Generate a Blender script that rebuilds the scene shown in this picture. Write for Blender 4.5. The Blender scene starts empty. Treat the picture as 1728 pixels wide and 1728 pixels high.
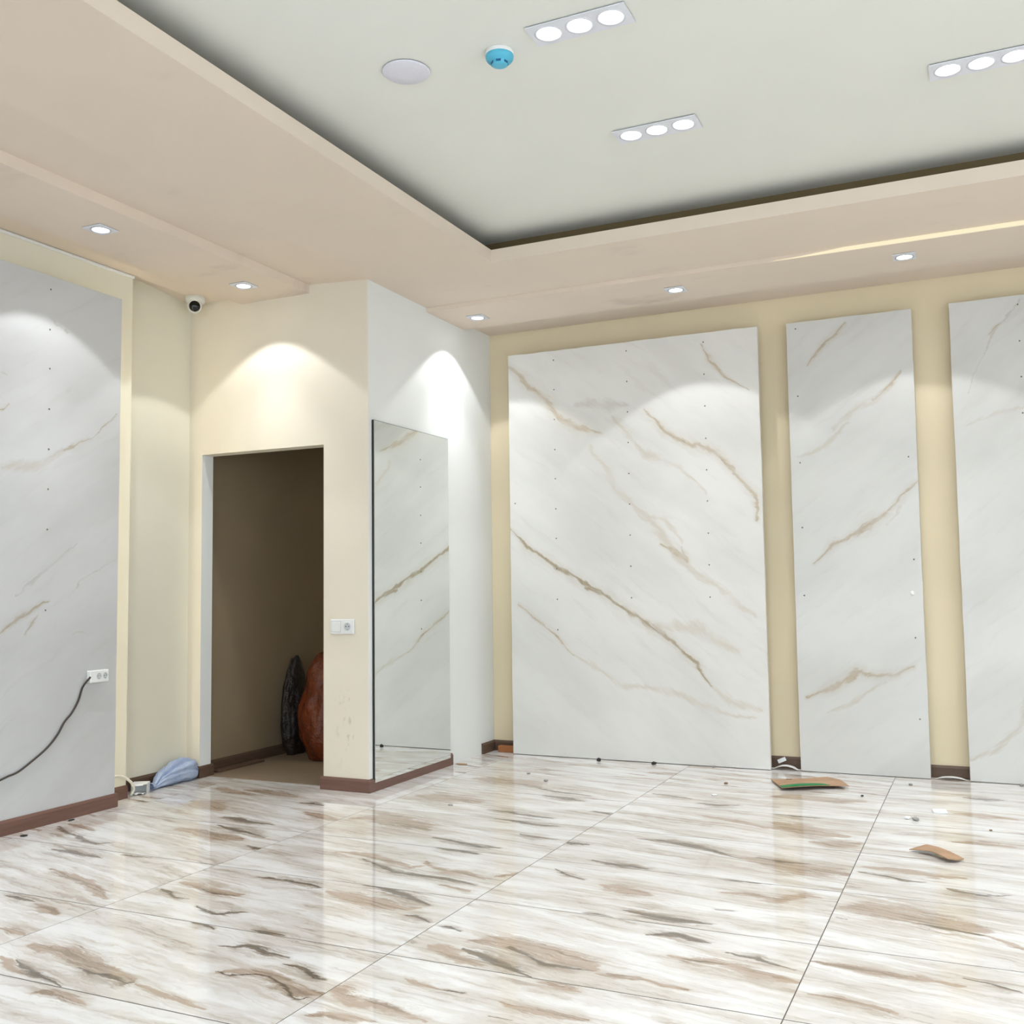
import bpy, bmesh, math, random
from mathutils import Vector, Matrix, noise
scene = bpy.context.scene
COL = scene.collection
PI = math.pi

# ------------------------------------------------------------------ camera
F_PX, YAW, PITCH, ROLL, CAM_H = 1708.98, 0.436628625, 0.073609825, -0.013371087, 1.15
fwd = Vector((-math.sin(YAW)*math.cos(PITCH), math.cos(YAW)*math.cos(PITCH), math.sin(PITCH)))
rt = Vector((math.cos(YAW), math.sin(YAW), 0)); up = rt.cross(fwd)
rt2 = rt*math.cos(ROLL) + up*math.sin(ROLL); up2 = up*math.cos(ROLL) - rt*math.sin(ROLL)
cam_data = bpy.data.cameras.new('camera')
cam_data.sensor_width = 36.0; cam_data.sensor_fit = 'HORIZONTAL'
cam_data.lens = 36.0*F_PX/1728.0; cam_data.clip_start = 0.02
cam = bpy.data.objects.new('camera', cam_data); COL.objects.link(cam)
m = Matrix((rt2, up2, -fwd)).transposed().to_4x4(); m.translation = Vector((0, 0, CAM_H))
cam.matrix_world = m
scene.camera = cam

# ------------------------------------------------------------------ view, world and light levels
scene.view_settings.view_transform = 'Standard'
scene.view_settings.look = 'None'
scene.view_settings.gamma = 1.0
scene.view_settings.use_curve_mapping = False
scene.view_settings.exposure = 0.05
world = bpy.data.worlds.new('world'); scene.world = world; world.use_nodes = True
world.node_tree.nodes['Background'].inputs[0].default_value = (0.80, 0.90, 1.0, 1)
world.node_tree.nodes['Background'].inputs[1].default_value = 3.2      # daylight, reaching the room through the side window and the added front one only
SPOT_W = 19.0          # one recessed downlight
TRIPLE_W = 10.0         # one lamp of a three-lamp fitting
LAMP_COL = (0.955, 0.98, 1.0)
LED_COL = (1.0, 0.93, 0.76)
LED_STRENGTH = 27.0

# ------------------------------------------------------------------ helpers
def srgb(r, g, b):
    f = lambda c: (c/255/12.92) if c/255 <= 0.04045 else ((c/255+0.055)/1.055)**2.4
    return (f(r), f(g), f(b), 1.0)

def obj(name, bm, mats=None, parent=None, smooth=False):
    me = bpy.data.meshes.new(name)
    bmesh.ops.recalc_face_normals(bm, faces=bm.faces)
    bm.to_mesh(me); bm.free()
    if mats is not None:
        for mt in (mats if isinstance(mats, (list, tuple)) else [mats]): me.materials.append(mt)
    if smooth:
        for p in me.polygons: p.use_smooth = True
    o = bpy.data.objects.new(name, me); COL.objects.link(o)
    if parent is not None: o.parent = parent
    return o

def empty(name, loc, rotz=0.0):
    o = bpy.data.objects.new(name, None); COL.objects.link(o)
    o.location = loc; o.rotation_euler = (0, 0, rotz); o.empty_display_size = 0.05
    return o

def tag(o, label, cat, group=None, kind=None):
    o['label'] = label
    if cat: o['category'] = cat
    if group: o['group'] = group
    if kind: o['kind'] = kind
    return o

def structure(name, bm, mats, label=None, parent=None):
    o = obj(name, bm, mats, parent)
    o['kind'] = 'structure'
    if label: o['label'] = label
    return o

def copy_tree(o, parent=None):
    c = o.copy(); COL.objects.link(c)
    c.parent = parent
    for ch in list(o.children): copy_tree(ch, c)
    return c

def box(bm, x0, x1, y0, y1, z0, z1, bev=0.0, mi=0):
    r = bmesh.ops.create_cube(bm, size=1.0)
    vs = r['verts']
    for v in vs:
        v.co = Vector((x0 if v.co.x < 0 else x1, y0 if v.co.y < 0 else y1, z0 if v.co.z < 0 else z1))
    fs = {f for v in vs for f in v.link_faces}
    for f in fs: f.material_index = mi
    if bev > 0:
        es = {e for v in vs for e in v.link_edges}
        bmesh.ops.bevel(bm, geom=list(es), offset=bev, segments=1, affect='EDGES')
    return vs

def newbox(*a, **k):
    bm = bmesh.new(); box(bm, *a, **k); return bm

def lathe(bm, prof, n=32, axis_mat=None):
    rings = []
    for r, z in prof:
        if r < 1e-6: rings.append([bm.verts.new((0, 0, z))])
        else: rings.append([bm.verts.new((r*math.cos(2*PI*i/n), r*math.sin(2*PI*i/n), z)) for i in range(n)])
    for a, b in zip(rings, rings[1:]):
        for i in range(n):
            j = (i+1) % n
            if len(a) == 1 and len(b) == 1: continue
            if len(a) == 1: bm.faces.new((a[0], b[i], b[j]))
            elif len(b) == 1: bm.faces.new((a[i], a[j], b[0]))
            else: bm.faces.new((a[i], a[j], b[j], b[i]))
    if axis_mat is not None:
        vs = [v for ring in rings for v in ring]
        bmesh.ops.transform(bm, matrix=axis_mat, verts=vs)
    return bm

def tube(bm, pts, r, n=8, closed_ends=True):
    pts = [Vector(p) for p in pts]
    rings = []
    for i, p in enumerate(pts):
        t = (pts[min(i+1, len(pts)-1)] - pts[max(i-1, 0)]).normalized()
        a = t.orthogonal().normalized() if abs(t.z) > 0.95 else t.cross(Vector((0, 0, 1))).normalized()
        b = t.cross(a).normalized()
        rr = r[i] if isinstance(r, (list, tuple)) else r
        rings.append([bm.verts.new(p + (a*math.cos(2*PI*k/n) + b*math.sin(2*PI*k/n))*rr) for k in range(n)])
    for a, b in zip(rings, rings[1:]):
        for k in range(n): bm.faces.new((a[k], a[(k+1) % n], b[(k+1) % n], b[k]))
    if closed_ends:
        bm.faces.new(rings[0]); bm.faces.new(rings[-1])
    return bm

def smooth_path(pts, sub=6):
    pts = [Vector(p) for p in pts]; out = []
    for i in range(len(pts)-1):
        p0 = pts[max(i-1, 0)]; p1 = pts[i]; p2 = pts[i+1]; p3 = pts[min(i+2, len(pts)-1)]
        for k in range(sub):
            t = k/sub
            out.append(0.5*((2*p1) + (p2-p0)*t + (2*p0-5*p1+4*p2-p3)*t*t + (3*p1-p0-3*p2+p3)*t**3))
    out.append(pts[-1]); return out

# ------------------------------------------------------------------ material helpers
class NT:
    def __init__(self, name):
        self.m = bpy.data.materials.new(name); self.m.use_nodes = True
        self.t = self.m.node_tree; self.b = self.t.nodes['Principled BSDF']
        self.out = self.t.nodes['Material Output']
    def n(self, kind, **k):
        nd = self.t.nodes.new(kind)
        for a, v in k.items(): setattr(nd, a, v)
        return nd
    def link(self, a, b): self.t.links.new(a, b)
    def coord(self): return self.n('ShaderNodeTexCoord').outputs['Object']
    def mapping(self, v, scale=(1, 1, 1), rot=(0, 0, 0), loc=(0, 0, 0)):
        d = self.n('ShaderNodeMapping'); self.link(v, d.inputs['Vector'])
        d.inputs['Scale'].default_value = scale; d.inputs['Rotation'].default_value = rot; d.inputs['Location'].default_value = loc
        return d.outputs[0]
    def noise(self, v, scale=5, detail=3, rough=0.5, dist=0.0):
        d = self.n('ShaderNodeTexNoise'); self.link(v, d.inputs['Vector'])
        d.inputs['Scale'].default_value = scale; d.inputs['Detail'].default_value = detail
        d.inputs['Roughness'].default_value = rough; d.inputs['Distortion'].default_value = dist
        return d
    def ramp(self, f, stops, interp='LINEAR'):
        d = self.n('ShaderNodeValToRGB'); self.link(f, d.inputs[0]); cr = d.color_ramp; cr.interpolation = interp
        while len(cr.elements) < len(stops): cr.elements.new(0.5)
        for e, (p, c) in zip(cr.elements, stops):
            e.position = p; e.color = c if isinstance(c, (tuple, list)) else (c, c, c, 1)
        return d.outputs[0]
    def mix(self, f, a, b, mode='MIX'):
        d = self.n('ShaderNodeMix', data_type='RGBA', blend_type=mode)
        for s, v in ((d.inputs[0], f), (d.inputs[6], a), (d.inputs[7], b)):
            if hasattr(v, 'links'): self.link(v, s)
            else: s.default_value = v
        return d.outputs[2]
    def math(self, op, a, b=0.0, c=0.0, clamp=False):
        d = self.n('ShaderNodeMath', operation=op, use_clamp=clamp)
        for s, v in zip(d.inputs, (a, b, c)):
            if hasattr(v, 'links'): self.link(v, s)
            else: s.default_value = v
        return d.outputs[0]
    def vmath(self, op, a, b=None, scale=None):
        d = self.n('ShaderNodeVectorMath', operation=op)
        for s, v in ((d.inputs[0], a), (d.inputs[1], b)):
            if v is None: continue
            if hasattr(v, 'links'): self.link(v, s)
            else: s.default_value = v
        if scale is not None: d.inputs['Scale'].default_value = scale
        return d.outputs[0]
    def smooth(self, v, lo, hi, to0=0.0, to1=1.0):
        d = self.n('ShaderNodeMapRange', interpolation_type='SMOOTHSTEP'); self.link(v, d.inputs[0])
        d.inputs[1].default_value = lo; d.inputs[2].default_value = hi; d.inputs[3].default_value = to0; d.inputs[4].default_value = to1
        return d.outputs[0]
    def bump(self, h, strength=0.1, dist=0.01):
        d = self.n('ShaderNodeBump'); self.link(h, d.inputs['Height'])
        d.inputs['Strength'].default_value = strength; d.inputs['Distance'].default_value = dist
        self.link(d.outputs[0], self.b.inputs['Normal'])
    def set(self, color=None, rough=None, metal=None, spec=None):
        for k, v in (('Base Color', color), ('Roughness', rough), ('Metallic', metal), ('Specular IOR Level', spec)):
            if v is None: continue
            if hasattr(v, 'links'): self.link(v, self.b.inputs[k])
            else: self.b.inputs[k].default_value = v
        return self

def paint(name, c, rough=0.75, var=0.05, spec=0.3, smudge=None):
    t = NT(name); co = t.coord()
    n = t.noise(co, 1.3, 3, 0.55).outputs[0]
    dark = tuple(x*(1-var) for x in c[:3]) + (1,); light = tuple(min(1, x*(1+var)) for x in c[:3]) + (1,)
    col = t.ramp(n, [(0.3, dark), (0.7, light)])
    if smudge:
        sm, lo, hi, sc = smudge
        n2 = t.noise(t.mapping(co, sc), 1.0, 4, 0.6).outputs[0]
        col = t.mix(t.smooth(n2, lo, hi), col, sm)
    t.set(col, rough, spec=spec)
    t.bump(t.noise(co, 60, 3, 0.6).outputs[0], 0.05, 0.002)
    return t.m

def plain(name, c, rough=0.5, metal=0.0, spec=0.5, var=0.06, scale=30):
    t = NT(name); co = t.coord(); n = t.noise(co, scale, 2).outputs[0]
    col = t.ramp(n, [(0.3, tuple(x*(1-var) for x in c[:3])+(1,)), (0.7, tuple(min(1, x*(1+var)) for x in c[:3])+(1,))])
    t.set(col, rough, metal, spec); return t.m

def emit(name, c, s):
    t = NT(name); t.set((0.8, 0.8, 0.8, 1), 0.4)
    t.b.inputs['Emission Color'].default_value = (*c, 1); t.b.inputs['Emission Strength'].default_value = s
    return t.m

# node group: normalised distance from a point to a vein segment, min-ed with the veins before it
def vein_group():
    g = bpy.data.node_groups.new('vein_segment', 'ShaderNodeTree')
    I = g.interface
    for nm, ty in (('P', 'NodeSocketVector'), ('A', 'NodeSocketVector'), ('AB', 'NodeSocketVector'), ('Inv', 'NodeSocketFloat'), ('W', 'NodeSocketFloat'), ('DW', 'NodeSocketFloat'), ('Prev', 'NodeSocketFloat')):
        I.new_socket(name=nm, in_out='INPUT', socket_type=ty)
    I.new_socket(name='D', in_out='OUTPUT', socket_type='NodeSocketFloat')
    gi = g.nodes.new('NodeGroupInput'); go = g.nodes.new('NodeGroupOutput')
    L = g.links.new
    def vm(op): d = g.nodes.new('ShaderNodeVectorMath'); d.operation = op; return d
    def fm(op, cl=False): d = g.nodes.new('ShaderNodeMath'); d.operation = op; d.use_clamp = cl; return d
    pa = vm('SUBTRACT'); L(gi.outputs['P'], pa.inputs[0]); L(gi.outputs['A'], pa.inputs[1])
    dt = vm('DOT_PRODUCT'); L(pa.outputs[0], dt.inputs[0]); L(gi.outputs['AB'], dt.inputs[1])
    h = fm('MULTIPLY', True); L(dt.outputs['Value'], h.inputs[0]); L(gi.outputs['Inv'], h.inputs[1])
    sc = vm('SCALE'); L(gi.outputs['AB'], sc.inputs[0]); L(h.outputs[0], sc.inputs['Scale'])
    df = vm('DISTANCE'); L(pa.outputs[0], df.inputs[0]); L(sc.outputs[0], df.inputs[1])
    wm = fm('MULTIPLY_ADD'); L(h.outputs[0], wm.inputs[0]); L(gi.outputs['DW'], wm.inputs[1]); L(gi.outputs['W'], wm.inputs[2])
    q = fm('DIVIDE'); L(df.outputs['Value'], q.inputs[0]); L(wm.outputs[0], q.inputs[1])
    mn = fm('MINIMUM'); L(q.outputs[0], mn.inputs[0]); L(gi.outputs['Prev'], mn.inputs[1])
    L(mn.outputs[0], go.inputs[0])
    return g
VEIN = vein_group()

def vein_chain(t, P, lines, place, taper=0.2):
    """lines: [(half_width, [points])]; returns the smallest distance/half_width (10 when there is none)."""
    prev = None
    for w, pts in lines:
        n = len(pts)-1
        wid = lambda i: w*(taper + (1-taper)*math.sin(PI*min(1, max(0, i/n)))**0.6)
        for i in range(n):
            a, b = Vector(place(pts[i])), Vector(place(pts[i+1])); ab = b-a
            nd = t.n('ShaderNodeGroup', node_tree=VEIN)
            t.link(P, nd.inputs['P']); nd.inputs['A'].default_value = a; nd.inputs['AB'].default_value = ab
            nd.inputs['Inv'].default_value = 1.0/max(ab.length_squared, 1e-8)
            nd.inputs['W'].default_value = wid(i); nd.inputs['DW'].default_value = wid(i+1)-wid(i)
            if prev is None: nd.inputs['Prev'].default_value = 10.0
            else: t.link(prev, nd.inputs['Prev'])
            prev = nd.outputs[0]
    return prev

# ------------------------------------------------------------------ vein lines of tiles and slabs, in each piece's own metres
TILE_VEINS = {
(2, 9): [("D",0.013,[(0.154,0.272),(0.244,0.262),(0.327,0.248)]),("T",0.03,[(0.356,0.233),(0.453,0.196),(0.527,0.177)]),("T",0.03,[(0.471,-0.013),(0.529,-0.011),(0.605,-0.024)])],
(2, 10): [("D",0.026,[(-0.259,0.24),(-0.152,0.226),(-0.04,0.216),(0.052,0.198)]),("D",0.01,[(0.109,0.283),(0.178,0.286),(0.263,0.284)]),("T",0.032,[(0,-0.014),(0.141,-0.054),(0.292,-0.085),(0.448,-0.168),(0.55,-0.224)]),("D",0.008,[(0.113,-0.049),(0.288,-0.102)])],
(2, 11): [("D",0.018,[(-0.618,-0.042),(-0.527,-0.097),(-0.42,-0.142),(-0.347,-0.147),(-0.233,-0.214),(-0.148,-0.233),(-0.099,-0.189)]),("T",0.032,[(-0.606,0.009),(-0.502,0.004),(-0.365,-0.032)]),("T",0.062,[(-0.002,0.136),(0.127,0.121),(0.289,0.079),(0.424,0.092)]),("D",0.026,[(0.118,0.275),(0.243,0.234),(0.363,0.194),(0.489,0.159)]),("D",0.02,[(0.526,0.012),(0.588,-0.021),(0.634,-0.022)])],
(2, 12): [("T",0.103,[(-0.407,0.056),(-0.276,0.023),(-0.104,-0.045)]),("D",0.025,[(0.013,-0.179),(0.113,-0.188),(0.251,-0.23),(0.366,-0.231)]),("D",0.022,[(0.179,0.24),(0.25,0.246),(0.338,0.225)]),("T",0.048,[(0.35,0.056),(0.487,0.009),(0.638,-0.028)])],
(2, 13): [("T",0.058,[(-0.526,-0.199),(-0.323,-0.278),(-0.137,-0.327)]),("T",0.059,[(-0.326,-0.185),(-0.123,-0.2),(0.063,-0.237)])],
(3, 8): [("T",0.021,[(-0.178,0.24),(-0.122,0.264),(-0.036,0.253),(0.042,0.241)])],
(3, 9): [("D",0.01,[(-0.18,0.291),(-0.127,0.284),(-0.066,0.271)]),("D",0.018,[(0.068,0.149),(0.118,0.164),(0.139,0.189),(0.183,0.187),(0.243,0.163),(0.285,0.161),(0.336,0.157)]),("D",0.01,[(0.354,0.104),(0.394,0.103),(0.439,0.104),(0.503,0.068),(0.56,0.05)]),("T",0.035,[(0.217,-0.027),(0.263,0.002),(0.332,0.013),(0.404,0),(0.492,-0.046),(0.559,-0.058),(0.598,-0.033)]),("D",0.006,[(0.211,-0.02),(0.277,-0.033),(0.331,-0.004),(0.382,-0),(0.46,-0.043),(0.56,-0.097),(0.588,-0.077)]),("T",0.01,[(0.377,0.006),(0.471,0.02)]),("T",0.049,[(-0.514,-0.086),(-0.431,-0.092),(-0.353,-0.079),(-0.239,-0.109),(-0.135,-0.14),(-0.048,-0.174),(0.023,-0.179)]),("D",0.013,[(-0.212,-0.173),(-0.136,-0.194),(-0.071,-0.184),(0.013,-0.217),(0.035,-0.191)]),("T",0.016,[(0.047,-0.203),(0.121,-0.212),(0.193,-0.222),(0.274,-0.227),(0.377,-0.251)]),("D",0.015,[(-0.445,-0.196),(-0.328,-0.24),(-0.231,-0.27),(-0.132,-0.296)]),("T",0.018,[(-0.517,-0.198),(-0.426,-0.226),(-0.331,-0.259)]),("D",0.009,[(0.414,0.096),(0.455,0.092),(0.523,0.051),(0.562,0.047)]),("T",0.024,[(0.514,-0.037),(0.565,-0.047),(0.607,-0.045)])],
(3, 10): [("D",0.011,[(-0.572,-0.05),(-0.522,-0.064),(-0.436,-0.111),(-0.376,-0.1)]),("D",0.015,[(-0.293,-0.159),(-0.232,-0.184),(-0.18,-0.2),(-0.132,-0.168),(-0.074,-0.148)]),("T",0.036,[(-0.567,0.05),(-0.476,0.042),(-0.352,0.007),(-0.259,0.003),(-0.224,0.032)]),("D",0.008,[(-0.432,0.017),(-0.326,-0.011),(-0.254,-0.003)]),("D",0.014,[(-0.327,0.231),(-0.235,0.232),(-0.148,0.222),(-0.078,0.221),(-0.009,0.206)]),("D",0.012,[(0.065,-0.274),(0.125,-0.283),(0.196,-0.286)]),("D",0.027,[(0.124,0.305),(0.199,0.292),(0.278,0.267),(0.383,0.228),(0.484,0.19)]),("T",0.052,[(0.045,0.171),(0.148,0.158),(0.261,0.124),(0.378,0.121),(0.467,0.145)]),("D",0.011,[(-0.052,0.173),(-0.016,0.203)]),("D",0.014,[(0.473,0.048),(0.519,0.055),(0.586,0.012)])],
(3, 11): [("D",0.022,[(0.109,0.299),(0.193,0.296),(0.326,0.275)]),("T",0.027,[(-0.268,0.053),(-0.183,0.087),(-0.071,0.077),(0.072,0.013),(0.169,-0.015),(0.224,0.041)]),("D",0.02,[(-0.085,0.018),(0.137,-0.094),(0.261,-0.107),(0.388,-0.116),(0.532,-0.146)]),("T",0.024,[(0.168,0.087),(0.34,-0.011),(0.431,-0.005),(0.525,-0.044)]),("T",0.035,[(0.406,-0.198),(0.547,-0.226)]),("T",0.026,[(0.558,-0),(0.607,0.051),(0.67,0.093)])],
(3, 12): [("D",0.027,[(0.11,0.296),(0.214,0.29),(0.329,0.257),(0.462,0.273)]),("T",0.105,[(-0.554,0.033),(-0.45,0.098),(-0.317,0.079),(-0.185,0.015),(-0.088,-0.036)]),("D",0.022,[(0.017,-0.143),(0.142,-0.174),(0.27,-0.221),(0.363,-0.202)]),("D",0.021,[(0.355,0.056),(0.441,0.028),(0.568,0.018)])],
(3, 13): [("D",0.03,[(0.107,0.293),(0.239,0.269),(0.372,0.236)]),("T",0.107,[(-0.524,0.029),(-0.409,0.057),(-0.272,0.04),(-0.131,0.011)]),("D",0.025,[(-0.022,-0.135),(0.128,-0.153),(0.263,-0.199),(0.367,-0.206)]),("D",0.026,[(0.509,0.023),(0.63,-0.004)])],
(3, 14): [("T",0.108,[(-0.458,-0.002),(-0.327,0.013),(-0.132,-0.03),(-0.01,-0.098)]),("D",0.026,[(0.001,-0.126),(0.155,-0.19),(0.339,-0.221)])],
(4, 9): [("T",0.028,[(-0.639,0.026),(-0.594,0.013),(-0.524,-0.037)]),("T",0.02,[(-0.082,0.28),(-0.004,0.28),(0.061,0.26)]),("D",0.013,[(-0.3,0.13),(-0.246,0.129)]),("T",0.017,[(-0.452,0.156),(-0.384,0.135),(-0.314,0.132)]),("T",0.024,[(-0.118,0.106),(-0.027,0.085),(0.075,0.086),(0.142,0.094)]),("D",0.007,[(-0.113,0.006),(-0.044,0.014)]),("T",0.024,[(-0.639,0.026),(-0.566,-0.008),(-0.487,-0.052),(-0.426,-0.041),(-0.335,-0.061),(-0.247,-0.08)]),("T",0.022,[(-0.565,-0.174),(-0.513,-0.152),(-0.452,-0.154),(-0.375,-0.142)])],
(4, 10): [("D",0.011,[(-0.596,-0.005),(-0.559,-0.001),(-0.502,-0.033)]),("T",0.062,[(-0.423,-0.096),(-0.355,-0.067),(-0.265,-0.07),(-0.17,-0.09),(-0.102,-0.119),(-0.027,-0.134),(0.036,-0.162)]),("D",0.012,[(-0.293,-0.102),(-0.203,-0.143),(-0.128,-0.186),(-0.024,-0.178),(0.034,-0.172)]),("T",0.016,[(0.048,-0.192),(0.114,-0.199),(0.188,-0.193)]),("D",0.021,[(-0.412,-0.173),(-0.33,-0.206),(-0.25,-0.238),(-0.179,-0.271),(-0.114,-0.296)]),("T",0.031,[(-0.534,-0.184),(-0.467,-0.196),(-0.377,-0.254),(-0.295,-0.275)]),("D",0.02,[(0.079,0.181),(0.137,0.205),(0.191,0.215),(0.236,0.197),(0.294,0.186)]),("D",0.009,[(0.362,0.128),(0.416,0.122),(0.461,0.119),(0.517,0.089),(0.578,0.066)]),("T",0.034,[(0.197,0.03),(0.27,0.016),(0.346,0.038),(0.409,0.021),(0.473,-0.013),(0.547,-0.032),(0.61,-0.044)]),("D",0.008,[(0.247,0.017),(0.319,0.026),(0.393,0.025)]),("T",0.014,[(0.082,-0.179),(0.172,-0.181),(0.259,-0.203),(0.33,-0.205)])],
(4, 11): [("D",0.013,[(-0.5,0.179),(-0.406,0.122),(-0.332,0.091)]),("T",0.049,[(-0.249,0.051),(-0.177,0.037),(-0.103,0.011),(-0.035,-0.002)]),("D",0.01,[(-0.208,-0.294),(-0.147,-0.292),(-0.082,-0.302)]),("D",0.019,[(-0.062,-0.208),(-0.014,-0.213),(0.038,-0.216)]),("D",0.013,[(0.151,0.305),(0.229,0.295),(0.339,0.296)]),("T",0.031,[(0.212,0.128),(0.317,0.139),(0.411,0.101),(0.495,0.213),(0.548,0.204)]),("D",0.024,[(-0.038,-0.219),(0.043,-0.227),(0.134,-0.244),(0.249,-0.237)]),("D",0.016,[(0.225,-0.074),(0.284,-0.07)])],
(4, 12): [("D",0.023,[(-0.405,-0.253),(-0.317,-0.268),(-0.229,-0.266),(-0.138,-0.277)]),("D",0.02,[(-0.673,0.011),(-0.596,-0.006),(-0.509,-0.002)]),("D",0.024,[(-0.329,0.189),(-0.194,0.187),(-0.073,0.145),(0.034,0.101),(0.155,0.024)]),("T",0.089,[(0.173,0.032),(0.298,0.003),(0.401,-0.032),(0.497,-0.049),(0.591,-0.065)]),("D",0.018,[(0.225,0.073),(0.331,0.036),(0.428,0.036)])],
(4, 13): [("T",0.034,[(-0.17,0.131),(-0.015,0.081),(0.138,0.01),(0.271,0.012)]),("T",0.093,[(0.187,0.108),(0.288,0.044),(0.374,-0.022),(0.514,-0.038)]),("T",0.064,[(0.401,-0.2),(0.514,-0.2),(0.588,-0.147)]),("D",0.021,[(0.127,0.306),(0.246,0.296),(0.362,0.286)])],
(4, 14): [("D",0.028,[(-0.281,-0.186),(-0.174,-0.207),(-0.07,-0.167)]),("D",0.018,[(-0.574,-0.048),(-0.456,-0.077),(-0.34,-0.112)]),("T",0.068,[(0.051,0.107),(0.195,0.15),(0.371,0.133),(0.514,0.157)])],
(5, 10): [("T",0.019,[(-0.263,0.125),(-0.2,0.114),(-0.169,0.117)]),("D",0.009,[(-0.182,0.188),(-0.119,0.167),(-0.058,0.137),(-0.03,0.121)]),("T",0.025,[(-0.595,0.146),(-0.497,0.146),(-0.394,0.128),(-0.296,0.13),(-0.213,0.127)]),("T",0.02,[(-0.577,-0.103),(-0.499,-0.106),(-0.416,-0.123),(-0.341,-0.141)])],
(5, 11): [("T",0.093,[(-0.574,0.125),(-0.487,0.147),(-0.406,0.124),(-0.312,0.094),(-0.213,0.056),(-0.133,0.038)]),("D",0.018,[(-0.331,0.033),(-0.249,0.015),(-0.14,-0.014)]),("T",0.035,[(-0.133,-0.011),(-0.024,-0.084)]),("D",0.01,[(-0.591,0.005),(-0.551,-0)])],
(5, 12): [("D",0.013,[(-0.576,-0.006),(-0.484,-0.023),(-0.411,-0.063),(-0.343,-0.052)]),("D",0.022,[(-0.265,-0.119),(-0.198,-0.147),(-0.134,-0.145),(-0.055,-0.112)]),("T",0.038,[(-0.567,0.091),(-0.448,0.083),(-0.313,0.048),(-0.202,0.058)])],
(5, 13): [("T",0.04,[(-0.261,0.035),(-0.136,0.054),(-0.005,0.041)])],
(5, 14): [("T",0.05,[(-0.267,0.029),(-0.138,0.024),(0.009,0)])],
(5, 15): [("D",0.026,[(-0.231,-0.163),(-0.139,-0.172),(-0.048,-0.156)])]}
PANEL_VEINS = {
"A": [("B",0.024,[(-0.874,2.705),(-0.724,2.56),(-0.586,2.457),(-0.514,2.333),(-0.371,2.223),(-0.208,2.172)]),("L",0.031,[(-0.271,2.1),(-0.173,1.94),(-0.087,1.784),(0.057,1.645),(0.17,1.529),(0.28,1.379),(0.407,1.248),(0.533,1.156),(0.674,1.048),(0.829,0.942)]),("G",0.054,[(-0.347,2.396),(-0.164,2.361),(-0.005,2.356)]),("L",0.024,[(-0.126,2.281),(0.105,2.017),(0.332,1.928),(0.513,1.734)]),("B",0.016,[(0.112,2.317),(0.262,2.155),(0.447,2.049),(0.593,1.984),(0.699,1.886),(0.836,1.717),(0.839,1.558)]),("B",0.009,[(0.512,2.717),(0.574,2.608),(0.661,2.47),(0.803,2.384)]),("S",0.014,[(-0.89,1.578),(-0.742,1.426),(-0.533,1.276),(-0.33,1.177),(-0.171,1.081),(-0.036,0.988)]),("S",0.02,[(-0.33,1.149),(-0.171,1.081),(-0.036,0.988),(0.098,0.905),(0.228,0.814),(0.338,0.717)]),("S",0.013,[(0.228,0.814),(0.338,0.717),(0.428,0.638),(0.515,0.507)]),("L",0.036,[(0.515,0.507),(0.638,0.423),(0.829,0.369)]),("B",0.011,[(-0.833,1.038),(-0.686,0.932),(-0.521,0.808),(-0.401,0.677)]),("L",0.024,[(-0.401,0.677),(-0.222,0.587),(-0.047,0.49),(0.126,0.495),(0.275,0.464),(0.439,0.38),(0.599,0.325),(0.793,0.324)]),("L",0.054,[(0.154,0.887),(0.434,0.87),(0.699,0.713)]),("B",0.013,[(0.206,1.417),(0.317,1.359),(0.39,1.303),(0.355,1.376)]),("L",0.027,[(0.095,1.606),(0.247,1.563),(0.356,1.413)])],
"B": [("B",0.014,[(-0.261,2.502),(-0.147,2.633),(-0.008,2.749)]),("L",0.029,[(-0.103,2.09),(0.043,2.208),(0.167,2.262),(0.239,2.357),(0.285,2.435)]),("L",0.023,[(-0.326,1.936),(-0.142,1.999),(-0.013,2.12)]),("B",0.014,[(-0.266,1.276),(-0.146,1.375),(-0.039,1.417)]),("B",0.025,[(-0.056,1.409),(0.086,1.495),(0.192,1.573)]),("B",0.012,[(0.192,1.573),(0.281,1.669),(0.367,1.745)]),("L",0.019,[(0.189,1.501),(0.261,1.606)]),("B",0.016,[(-0.321,0.445),(-0.159,0.514),(-0.015,0.617),(0.104,0.602),(0.189,0.613),(0.299,0.659)]),("L",0.019,[(-0.2,0.358),(-0.021,0.455),(0.154,0.567)]),("B",0.01,[(0.123,2.257),(0.239,2.348),(0.285,2.426)])],
"C": [("G",0.008,[(-0.493,2.244),(-0.385,2.519),(-0.316,2.644),(-0.201,2.763)]),("B",0.012,[(-0.374,2.589),(-0.316,2.644)]),("L",0.019,[(-0.518,2.05),(-0.34,2.106),(-0.214,2.13)]),("L",0.029,[(-0.567,0.133),(-0.44,0.191),(-0.294,0.367),(-0.273,0.502)])],
"L": [("B",0.004,[(1.491,2.12),(1.397,2.059),(1.305,1.973)]),("B",0.009,[(1.305,1.973),(1.205,1.919),(1.13,1.887)]),("L",0.033,[(1.13,1.887),(1.006,1.794),(0.856,1.77),(0.761,1.752)]),("B",0.008,[(0.754,2.027),(0.8,2.068)]),("L",0.017,[(0.749,2.212),(0.787,2.193)]),("G",0.022,[(1.039,2.56),(1.148,2.504)]),("B",0.011,[(0.783,0.942),(0.863,1.01),(0.956,1.079),(1.043,1.128)]),("B",0.008,[(0.928,0.944),(0.958,0.997),(0.99,1.042)]),("G",0.01,[(0.87,1.144),(1.039,1.263),(1.232,1.4)]),("G",0.005,[(1.167,1.141),(1.272,1.227),(1.357,1.276),(1.495,1.338)]),("L",0.012,[(1.219,0.92),(1.29,0.936)])]}
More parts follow.
